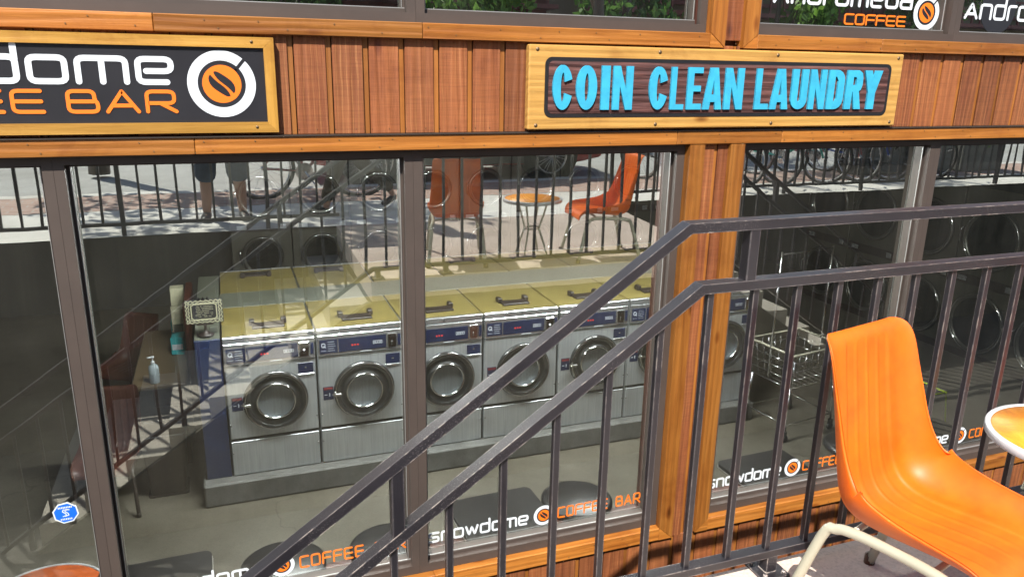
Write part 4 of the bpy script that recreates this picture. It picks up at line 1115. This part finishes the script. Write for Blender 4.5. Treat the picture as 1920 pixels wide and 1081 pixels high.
m.build('tub', M_lid, t)
m = MB(); m.tube([(p[0], p[1], .522) for p in q2], .008, 6, closed=True); m.build('rim', M_rubber, t)

# ------------------------------------------------------------------ dryers
def dryer(label, W_, H_, D_, zs, r_):
    t = thing('stacked_dryer', label, 'dryer', (0, 0, 0), 0, 'stacked tumble dryers')
    a, b = -W_/2+.005, W_/2-.005
    m = MB(); m.box(a, 0, 0, b, D_, H_, bev=.006); m.build('body', M_dryer, t)
    m = MB(); m.box(a+.01, -.012, (zs[0]+zs[1])/2-.07, b-.01, -.0005, (zs[0]+zs[1])/2+.05, bev=.004); k = m.build('control_strip', M_lid, t)
    m = MB(); m.box(a+.08, -.016, (zs[0]+zs[1])/2-.035, a+.2, -.0125, (zs[0]+zs[1])/2+.02); m.box(b-.14, -.024, (zs[0]+zs[1])/2-.04, b-.06, -.0125, (zs[0]+zs[1])/2+.03, bev=.003); m.build('coin_slot', M_steel2, k)
    m = MB(); m.box(a, -.006, -.0, b, -.0005, .09); m.build('kick_plate', M_lid, t)
    for z in zs:
        MD = Matrix.Translation((0, 0, z)) @ Matrix.Rotation(R(90), 4, 'X')
        m = MB(); m.lathe([(r_, 0), (r_+.008, .02), (r_-.012, .036), (r_-.04, .030), (r_-.05, .018)], 48, MD, cap=False); d = m.build('door', M_dryer2, t)
        m = MB(); m.lathe([(r_-.05, .018), (r_*.5, .028), (.0001, .03)], 40, MD, cap=False); m.build('door_glass', M_dryerdk, d)
        m = MB(); m.lathe([(r_-.018, .036), (r_-.013, .041), (r_-.008, .036)], 48, MD, cap=False); m.build('chrome_ring', M_chrome, d)
        m = MB(); m.tube([(-r_-.005, -.03, z-.10), (-r_-.02, -.055, z-.07), (-r_-.02, -.055, z+.07), (-r_-.005, -.03, z+.10)], .011, 8); m.build('handle', M_chrome, d)
    return t
M_dryer2 = plain('dryer_door', (.09, .087, .075), .3, .6, .1, 3)
bl = ['behind the chevron sign at the left', 'behind the second washer', 'behind the left mullion zone, third from the left', 'behind the red reflected chair', 'fifth from the left', 'sixth from the left', 'seventh from the left', 'eighth from the left', 'near the back right corner']
d1 = dryer('back wall stacked dryer '+bl[0], .77, 2.1, .8, (.82, 1.62), .265)
for i in range(9):
    o = d1 if i == 0 else dup(d1, (0, 0, 0), 0, 'back wall stacked dryer '+bl[i]); o.location = (.41+.775*i, 7.0, FL)
d2 = dryer('right wall stacked dryer', .86, 2.05, .8, (.46, 1.47), .36)
rl = ['nearest the window', 'second from the window', 'third from the window', 'fourth from the window', 'farthest from the window']
for i in range(5):
    o = d2 if i == 0 else dup(d2, (0, 0, 0)); o['label'] = 'large stacked dryer on the right wall, '+rl[i]
    o.location = (8.26, 1.9+.87*i, FL); o.rotation_euler = (0, 0, R(-90))

# ------------------------------------------------------------------ wire laundry cart
t = thing('laundry_cart', 'chrome wire laundry cart on casters with a hanging bar, inside the right window', 'cart', (4.95, 2.0, FL), R(8))
bx, by, zt, zb_ = .33, .27, .86, .52
m = MB(); m.tube([(-bx, -by, zt), (bx, -by, zt), (bx, by, zt), (-bx, by, zt)], .012, 8, closed=True); m.build('basket_rim', M_cream, t)
m = MB()
for k in range(4):
    z = zb_+k*.085; f = .86+.04*k
    m.tube([(-bx*f, -by*f, z), (bx*f, -by*f, z), (bx*f, by*f, z), (-bx*f, by*f, z)], .0035, 6, closed=True)
for k in range(9):
    u = -1+2*k/8
    for s_ in (-1, 1): m.tube([(u*bx, s_*by, zt), (u*bx*.86, s_*by*.86, zb_)], .003, 5); 
    m.tube([(u*bx*.86, -by*.86, zb_), (u*bx*.86, by*.86, zb_)], .003, 5)
for k in range(7):
    u = -1+2*k/6
    for s_ in (-1, 1): m.tube([(s_*bx, u*by, zt), (s_*bx*.86, u*by*.86, zb_)], .003, 5)
m.build('wire_basket', M_chrome, t)
for sx in (-1, 1):
    for sy in (-1, 1):
        m = MB(); m.tube([(sx*bx*.86, sy*by*.86, zb_), (sx*bx*.92, sy*by*.92, .11)], .011, 8); m.build('leg', M_chrome, t)
        m = MB(); m.lathe([(.035, -.011), (.038, 0), (.035, .011)], 20, Matrix.Translation((sx*bx*.92, sy*by*.92, .038)) @ Matrix.Rotation(R(90), 4, 'X')); m.box(sx*bx*.92-.012, sy*by*.92-.018, .04, sx*bx*.92+.012, sy*by*.92+.018, .11); m.build('caster', M_rubber, t)
m = MB(); m.tube([(-bx*.92, -by*.92, .17), (bx*.92, -by*.92, .17), (bx*.92, by*.92, .17), (-bx*.92, by*.92, .17)], .007, 6, closed=True); m.build('lower_frame', M_chrome, t)
m = MB(); m.tube([(-bx, 0, zt-.3), (-bx, 0, 1.76)], .011, 8); m.tube([(bx, 0, zt-.3), (bx, 0, 1.76)], .011, 8); m.tube([(-bx-.0, 0, 1.735), (bx+.0, 0, 1.735)], .008, 8)
for k in range(6): m.tube([(-bx+.08+.05*k, 0, 1.735), (-bx+.09+.05*k, 0, 1.60)], .002, 4)
m.build('hanging_bar', M_chrome, t)

# ------------------------------------------------------------------ street side: persons
def skin_mesh(name, joints, edges, mat, parent, sub=2, root=0):
    """joints: list of (pos, rx, ry)"""
    me = bpy.data.meshes.new(name); me.from_pydata([j[0] for j in joints], edges, []); me.update()
    o = bpy.data.objects.new(name, me); COL.objects.link(o)
    md = o.modifiers.new('skin', 'SKIN'); md.use_smooth_shade = True
    sv = me.skin_vertices[0].data
    for i, j in enumerate(joints): sv[i].radius = (j[1], j[2]); sv[i].use_root = (i == root)
    s2 = o.modifiers.new('sub', 'SUBSURF'); s2.levels = sub; s2.render_levels = sub
    dg = bpy.context.evaluated_depsgraph_get(); ev = o.evaluated_get(dg)
    nm = bpy.data.meshes.new_from_object(ev); bpy.data.objects.remove(o)
    nm.materials.clear(); nm.materials.append(mat)
    for p in nm.polygons: p.use_smooth = True
    o = bpy.data.objects.new(name, nm); COL.objects.link(o); o.parent = parent; return o
def person(label, loc, rz, pose, shirt, lower, short, arms):
    t = thing('person', label, 'person', loc, rz)
    # joints (local: faces +y)
    hip = Vector((0, 0, .93)); J = []; E_ = []
    def add(p, rx, ry=None, par=None):
        J.append((tuple(p), rx, ry or rx)); i = len(J)-1
        if par is not None: E_.append((par, i))
        return i
    pel = add(hip, .15, .11)
    wa = add((0, 0, 1.08), .135, .10, pel); ch = add((0, .0, 1.27), .155, .11, wa); sh = add((0, 0, 1.42), .12, .085, ch)
    nk = add((0, .01, 1.51), .052, .052, sh); jaw = add((0, .03, 1.58), .062, .072, nk); hd = add((0, .022, 1.66), .078, .095, jaw); tp = add((0, .01, 1.735), .055, .065, hd)
    nose = add((0, .115, 1.635), .014, .014, hd)
    for s_ in (-1, 1): add((s_*.078, .01, 1.64), .012, .02, hd)
    legs = []
    for s_, (kn, an, toe) in zip((-1, 1), pose):
        h = add((s_*.095, 0, .86), .088, .092, pel); th = add((Vector((s_*.1, 0, .86))+Vector(kn))/2, .078, .082, h); k = add(kn, .056, .06, th)
        cf = add((Vector(kn)*.62+Vector(an)*.38)+Vector((0, -.015, 0)), .056, .060, k); a_ = add(an, .036, .042, cf); hl = add((Vector(an)+Vector((0, -.02, -.055))), .035, .03, a_)
        tt = add(toe, .04, .026, hl); legs.append((h, k, a_))
    for s_, (el, wr, hand) in zip((-1, 1), arms):
        s1 = add((s_*.17, 0, 1.41), .058, .058, sh); e1 = add(el, .038, .04, s1); w1_ = add(wr, .025, .028, e1); pm = add((Vector(wr)*.4+Vector(hand)*.6), .038, .018, w1_)
        d = (Vector(hand)-Vector(wr)).normalized(); side = d.cross(Vector((0, 0, 1))).normalized() if abs(d.z) < .9 else Vector((0, 1, 0))
        for q in range(4):
            bp = Vector(hand)+side*(-.027+.018*q); f1 = add(bp+d*.03, .0095, .0095, pm); f2 = add(bp+d*(.055+.006*(1.5-abs(q-1.5)))+Vector((0, 0, -.012)), .0085, .0085, f1)
        th1 = add(Vector(wr)+side*-.045+d*.055, .0105, .0105, pm)
    body = skin_mesh('body', J, E_, M_skin, t, 2, pel)
    # clothes as slightly larger shells
    g = .016
    JJ = [J[pel], J[wa], J[ch], J[sh]]; jj = [(p, a+g, b+g) for p, a, b in JJ]
    jj[0] = ((0, 0, .97), .155, .12)
    for s_, (el, wr, hand) in zip((-1, 1), arms):
        jj.append(((s_*.17, 0, 1.41), .074, .074)); jj.append((tuple(Vector((s_*.17, 0, 1.41))*.3+Vector(el)*.7), .062, .062))
    skin_mesh('shirt', jj, [(0, 1), (1, 2), (2, 3), (3, 4), (4, 5), (3, 6), (6, 7)], shirt, t, 2, 0)
    jj = [((0, 0, 1.02), .158, .125), (tuple(hip), .165, .128)]; ee = [(0, 1)]
    for s_, (kn, an, toe) in zip((-1, 1), pose):
        b = len(jj); kn = Vector(kn); an = Vector(an)
        jj.append(((s_*.1, 0, .85), .105, .108)); ee.append((1, b))
        if short: jj.append((tuple(Vector((s_*.1, 0, .85))*.45+kn*.55), .102, .104)); jj.append((tuple(kn), .108, .108)); jj.append((tuple(kn*.62+an*.38), .112, .112)); ee += [(b, b+1), (b+1, b+2), (b+2, b+3)]
        else:
            jj.append((tuple(kn), .08, .085)); jj.append((tuple(an+Vector((0, 0, .03))), .066, .07)); ee += [(b, b+1), (b+1, b+2)]
    skin_mesh('shorts' if short else 'trousers', jj, ee, lower, t, 2, 1)
    for s_, (kn, an, toe) in zip((-1, 1), pose):
        an = Vector(an); toe = Vector(toe)
        skin_mesh('shoe', [(tuple(an+Vector((0, -.045, -.045))), .044, .04), (tuple(an+Vector((0, .03, -.045))), .047, .042), (tuple(toe+Vector((0, -.02, .0))), .05, .032), (tuple(toe+Vector((0, .05, -.005))), .036, .022)], [(0, 1), (1, 2), (2, 3)], M_bikeblk, t, 2, 1)
    m = MB(); m.lathe([(.0001, 1.775), (.05, 1.768), (.085, 1.73), (.1, 1.68), (.098, 1.64), (.08, 1.62)], 20, Matrix.Translation((0, -.012, 0)), cap=False); m.build('hair', M_hair, t)
    m = MB()
    for s_ in (-1, 1): m.lathe([(.0001, .011), (.008, .008), (.011, 0)], 10, Matrix.Translation((s_*.032, .105, 1.66)) @ Matrix.Rotation(R(-90), 4, 'X'), cap=False)
    m.build('eyes', M_white, t)
    return t
stand = [((-.14, .02, .50), (-.155, -.01, .085), (-.17, .13, .035)), ((.14, .02, .50), (.155, -.01, .085), (.17, .13, .035))]
holdarms = [((-.25, .14, 1.20), (-.09, .36, 1.38), (-.075, .41, 1.42)), ((.25, .14, 1.20), (.09, .36, 1.38), (.075, .41, 1.42))]
person('person in knee-length denim shorts and black shoes standing at the railing taking the picture', (-.01, -4.08, 0), 0, stand, M_grey, M_denim, True, holdarms)
t = thing('phone', 'black phone held up by the person in denim shorts', 'phone', (0, -3.60, 1.47))
m = MB(); m.box(-.08, -.004, -.037, .08, .004, .037, bev=.003); m.build('phone_body', M_black, t)
stride = [((-.1, -.02, .50), (-.12, -.36, .16), (-.12, -.27, .06)), ((.1, .2, .52), (.1, .34, .09), (.1, .47, .05))]
walkarms = [((-.23, .12, 1.16), (-.2, .3, 1.02), (-.19, .36, .98)), ((.23, -.12, 1.15), (.24, -.12, .92), (.24, -.12, .85))]
person('person in maroon shirt and brown trousers striding past on the pavement', (1.27, -4.15, 0), R(90), stride, M_maroon, M_olive, False, walkarms)

# ------------------------------------------------------------------ bicycles
def bicycle(label, fmat, group='bicycles parked along the pavement'):
    t = thing('bicycle', label, 'bicycle', (0, 0, 0), 0, group); r_ = .335
    for x in (-.52, .52):
        m = MB(); m.tube([(x+r_*math.cos(R(a*10)), 0, r_+r_*math.sin(R(a*10))) for a in range(36)], .019, 8, closed=True); w_ = m.build('wheel', M_tyre, t)
        m = MB(); m.tube([(x+(r_-.03)*math.cos(R(a*10)), 0, r_+(r_-.03)*math.sin(R(a*10))) for a in range(36)], .009, 6, closed=True)
        for a in range(16): m.tube([(x, .02*(-1)**a, r_), (x+(r_-.03)*math.cos(R(a*22.5)), 0, r_+(r_-.03)*math.sin(R(a*22.5)))], .0016, 4, caps=False)
        m.tube([(x, -.04, r_), (x, .04, r_)], .02, 8); m.build('rim', M_chrome, w_)
    bb = (-.08, 0, .29); st_ = (-.22, 0, .78); hd_ = (.36, 0, .80); hd2 = (.385, 0, .70)
    m = MB(); m.tube([bb, st_], .017, 8); m.tube([bb, hd2], .019, 8); m.tube([(-.2, 0, .74), hd_], .016, 8); m.tube([hd_, hd2], .02, 8)
    for s_ in (-1, 1):
        m.tube([bb, (-.52, s_*.05, r_)], .01, 6); m.tube([(-.2, 0, .74), (-.52, s_*.05, r_)], .009, 6); m.tube([hd2, (.44, s_*.045, .55), (.52, s_*.045, r_)], .012, 6)
    m.build('frame', fmat, t)
    m = MB(); m.tube([(-.36, 0, .90), (-.25, 0, .895), (-.12, 0, .885)], [.06, .05, .02], 10); m.tube([st_, (-.245, 0, .88)], .012, 8); m.build('saddle', M_bikeblk, t)
    m = MB(); m.tube([(.35, -.29, .97), (.40, -.12, 1.0), (.34, 0, .93), (.40, .12, 1.0), (.35, .29, .97)], .012, 8); m.tube([hd_, (.34, 0, .93)], .012, 8); m.build('handlebar', M_bikeblk, t)
    m = MB(); m.lathe([(.095, -.003), (.095, .003)], 28, Matrix.Translation((-.08, .05, .29)) @ Matrix.Rotation(R(90), 4, 'X'), smooth=False); m.tube([(-.08, .06, .29), (.02, .07, .16), (.02, .12, .16)], .009, 6); m.tube([(-.08, -.06, .29), (-.18, -.07, .42), (-.18, -.12, .42)], .009, 6); m.build('crank', M_chrome, t)
    return t
b0 = bicycle('maroon bicycle parked behind the person in denim shorts', M_bikered); b0.location = (.92, -5.15, 0)
specs = [(M_bikeblk, 'black'), (M_bikeblue, 'blue'), (M_bikewhite, 'white'), (M_teal2, 'teal'), (M_bikered, 'maroon'), (M_bikeblue, 'blue'), (M_bikeblk, 'black')]
for i, (mt, cn) in enumerate(specs):
    b = copy_tree(b0); b.location = (5.5+.62*i, -5.15-.04*(i % 3), 0); b.rotation_euler = (0, 0, R(68+4*(i % 3)))
    b['label'] = cn+' bicycle in the rack row above the right stairwell, '+['nearest the patio', 'second from the patio', 'third from the patio', 'fourth from the patio', 'fifth from the patio', 'sixth from the patio', 'farthest from the patio'][i]
    for ch in b.children:
        if ch.name.startswith('frame'):
            ch.data = ch.data.copy(); ch.data.materials[0] = mt

# ------------------------------------------------------------------ car
t = thing('parked_car', 'red hatchback parked at the kerb with multi-spoke alloy wheels', 'car', (3.0, -6.95, -.05))
L2 = 2.02; prof = [(-L2, .42), (-L2+.02, .68), (-L2+.12, .86), (-1.55, 1.0), (-.98, 1.40), (-.55, 1.47), (.25, 1.46), (.62, 1.38), (1.15, 1.02), (1.75, .90), (1.95, .74), (L2, .52), (L2-.02, .30), (1.60, .22), (-1.6, .22), (-L2+.06, .28)]
import bmesh
def carbody(prof, w, tum=.0):
    secs = []
    for y, f in ((-w/2, .965), (-w/2+.08, 1), (0, 1.01), (w/2-.08, 1), (w/2, .965)):
        secs.append([(x*f if z > .5 else x*f, y*(1-(max(0, z-.85)*.30)), .22+(z-.22)*(f if z > .8 else 1)) for x, z in prof])
    n = len(prof); m = MB(); vs = [v for s_ in secs for v in s_]; fs = []
    for i in range(len(secs)-1):
        for j in range(n): fs.append((i*n+j, i*n+(j+1) % n, (i+1)*n+(j+1) % n, (i+1)*n+j))
    fs += [tuple(range(n)), tuple((len(secs)-1)*n+j for j in range(n))]
    m.add(vs, fs, smooth=False); return m
o = carbody(prof, 1.72).build('body', M_red, t); bvl = o.modifiers.new('b', 'BEVEL'); bvl.width = .04; bvl.segments = 3; bvl.limit_method = 'ANGLE'
for sy in (-1, 1):
    y = sy*.80
    m = MB(); m.prism([(-.93, 1.0), (-.80, 1.32), (-.10, 1.38), (-.06, 1.0)], 'y', y-.02, y+.02); m.build('window', M_glassdk, t)
    m = MB(); m.prism([(.0, 1.0), (.0, 1.38), (.45, 1.34), (.95, 1.0)], 'y', y-.02, y+.02); m.build('window', M_glassdk, t)
    m = MB(); m.box(-1.3, sy*.862-.012, .24, 1.3, sy*.862+.012, .34, bev=.01); m.build('sill', M_black, t)
    m = MB(); m.box(1.80, sy*.62-.14, .62, 2.0, sy*.62+.14, .76, bev=.03); m.build('headlight', M_bottle, t)
    m = MB(); m.box(-2.02, sy*.65-.12, .70, -1.9, sy*.65+.12, .88, bev=.02); m.build('tail_light', M_display, t)
    m = MB(); m.box(.55, sy*.95-.09, .98, .68, sy*.95+.09, 1.12, bev=.03); m.build('mirror', M_red, t)
    for x in (-1.22, 1.18):
        MW = Matrix.Translation((x, sy*.80, .33)) @ Matrix.Rotation(R(90), 4, 'X')
        m = MB(); m.lathe([(.40, -.08), (.40, .075)], 32, MW); m.build('wheel_arch', M_black, t)
        m = MB(); m.lathe([(.22, -.10), (.31, -.105), (.33, -.06), (.33, .06), (.31, .105), (.22, .10)], 36, MW, cap=False); w_ = m.build('wheel', M_tyre, t)
        m = MB(); m.lathe([(.225, -.09), (.21, -.03), (.05, -.02)], 36, MW, cap=False) if False else None
        m = MB(); m.lathe([(.235, .11), (.222, .112), (.215, .05), (.215, -.05), (.222, -.112), (.235, -.11)], 36, MW, cap=False)
        m.lathe([(.05, -.115), (.05, .115)], 16, MW)
        for q in range(20):
            an = 2*math.pi*q/20+.05*(1 if q % 2 else -1)
            for s_ in (-1, 1): m.tube([(x+.04*math.cos(an), sy*.80+s_*.115, .33+.04*math.sin(an)), (x+.225*math.cos(an), sy*.80+s_*.108, .33+.225*math.sin(an))], .0065, 5)
        m.build('rim', M_alloy, w_)

# ------------------------------------------------------------------ planters with flowers, trees, far building
def leaves(m, c, rad, n, size, squash=1, clumps=None):
    for i in range(n):
        if clumps: cc, cr = random.choice(clumps); c0 = Vector(cc); rr = cr
        else: c0 = Vector(c); rr = rad
        d = Vector((random.gauss(0, 1), random.gauss(0, 1), random.gauss(0, 1)*squash)).normalized()*rr*(random.random()**.45)
        p = c0+d; a = Euler((random.uniform(0, 6.3), random.uniform(0, 6.3), random.uniform(0, 6.3))).to_matrix(); s_ = size*random.uniform(.6, 1.3)
        vs = [p+a @ Vector(q) for q in ((-s_, 0, 0), (0, -s_*.5, 0), (s_, 0, 0), (0, s_*.5, 0))]
        m.add(vs, [(0, 1, 2, 3)])
def leafmat(name, c1, c2):
    m, nt, b = newmat(name); at = nt.nodes.new('ShaderNodeAttribute'); at.attribute_name = 'rnd'
    c = ramp(nt, [(0, c1), (1, c2)], at.outputs['Fac']).outputs[0]; nt.links.new(c, b.inputs['Base Color']); b.inputs['Roughness'].default_value = .6
    tr = nt.nodes.new('ShaderNodeBsdfTranslucent'); nt.links.new(c, tr.inputs[0]); mx = nt.nodes.new('ShaderNodeMixShader'); mx.inputs[0].default_value = .35
    nt.links.new(b.outputs[0], mx.inputs[1]); nt.links.new(tr.outputs[0], mx.inputs[2]); nt.links.new(mx.outputs[0], nt.nodes['Material Output'].inputs[0]); return m
M_leaf = leafmat('leaf_green', (.05, .12, .015), (.17, .32, .05)); M_leafd = leafmat('leaf_dark', (.03, .08, .015), (.10, .2, .04))
M_fly = leafmat('yellow_petals', (.6, .5, .02), (.8, .7, .05)); M_flr = leafmat('red_petals', (.5, .01, .03), (.75, .25, .3))
M_bark = wood('bark', 2, (.04, .03, .02), (.08, .06, .045), (.13, .1, .08), grain=1, knots=False)
for i, (x, fm, cn) in enumerate(((9.0, M_fly, 'yellow'), (10.0, M_flr, 'red and white'), (11.0, M_flr, 'pink and red'))):
    t = thing('flower_planter', 'grey concrete planter box with '+cn+' flowers beyond the right railing', 'planter', (x, -5.35, 0), 0, 'flower planters by the bicycles')
    m = MB(); m.box(-.42, -.22, 0, .42, .22, .42, bev=.02); m.build('box', M_plinth, t)
    m = MB(); leaves(m, (0, 0, .55), .34, 500, .045, .6); m.build('foliage', M_leaf, t)
    m = MB(); leaves(m, (0, 0, .62), .36, 260, .03, .6); m.build('flowers', fm, t)
def tree(label, x, y, h, cr, n, size, mt=M_leaf, z=0, trunk=None, seed=1):
    random.seed(seed)
    t = thing('street_tree', label, 'tree', (x, y, z), 0, 'trees along the street'); tr_ = trunk or h*.45
    m = MB(); m.tube([(0, 0, 0), (.05, .03, tr_*.5), (-.03, 0, tr_), (0, .05, h*.8)], [.14, .11, .09, .03], 10)
    cl = []
    for i in range(11):
        a = random.uniform(0, 6.3); rr = cr*random.uniform(.35, .85); zc = random.uniform(tr_+.1, h)
        p = (rr*math.cos(a), rr*math.sin(a), zc); cl.append((p, cr*random.uniform(.28, .5)))
        m.tube([(0, 0, tr_*random.uniform(.75, 1.1)), (p[0]*.5, p[1]*.5, (tr_+zc)/2+.1), p], [.05, .035, .012], 6)
    m.build('trunk', M_bark, t)
    m = MB(); leaves(m, None, 0, n, size, .8, cl); m.build('crown', mt, t); return t
tree('street tree casting dappled shade on the pavement', -1.5, -7.6, 5.5, 1.5, 2600, .085, seed=5, trunk=3.1)
tree('street tree beyond the parked car', 6.6, -9.8, 6.2, 1.9, 3600, .09, seed=8, trunk=3.0)
for i, (x, y, h) in enumerate(((-5.5, -15, 5.5), (-1.5, -16, 6.5), (1.2, -14.6, 4.2), (5.5, -15.5, 6), (10, -15, 5.5), (15, -15.5, 6.5), (21, -16, 6.5), (28, -16, 7))):
    tree('leafy tree across the street, '+['leftmost of the row', 'second from the left', 'small one third from the left', 'fourth from the left', 'fifth from the left', 'sixth from the left', 'seventh from the left', 'rightmost of the row'][i], x, y, h, 1.9, 2600, .13, M_leaf if i % 2 else M_leafd, seed=20+i, trunk=.8)
M_mar = plain('maroon_boards', (.13, .022, .022), .7, 0, .15, 3)
M_mar2 = plain('maroon_trim', (.2, .06, .06), .6)
for i, (x0, x1, lb) in enumerate(((-12, 9.5, 'maroon boarded building with white framed windows across the street'), (10.5, 40, 'long tan building with brown balconies across the street'))):
    t = thing('far_building', lb, 'building', (x0, -19, 0)); w_ = x1-x0
    m = MB(); m.box(0, -6, 0, w_, 0, 7, bev=.02); m.build('wall', M_mar if i == 0 else M_tan2, t)
    m = MB(); m.prism([(-.6, 0), (w_+.6, 0), (w_+.6, .3), (-.6, .3)], 'y', -6.5, .8, M=Matrix.Translation((0, 0, 7))); m.build('roof', M_bark, t)
    k = 0
    for fz in (1.0, 4.0):
        x = 1
        while x < w_-1.5:
            m = MB(); m.box(x-.08, 0, fz-.08, x+1.28, .06, fz+1.58); f = m.build('window', M_bikewhite, t)
            m = MB(); m.box(x, .061, fz, x+.59, .07, fz+1.5); m.box(x+.61, .061, fz, x+1.2, .07, fz+1.5); m.build('panes', M_glassdk, f)
            x += 2.3; k += 1
    m = MB()
    for z in (3.0, 3.35): m.box(0, .02, z, w_, .9 if z < 3.2 else .12, z+.12)
    m.box(0, .8, 3.85, w_, .9, 3.93)
    x = 0
    while x < w_: m.box(x, .82, 3.12, x+.05, .88, 3.85); x += .45
    m.build('balcony', M_mar2, t)
print('objects', len(bpy.data.objects))
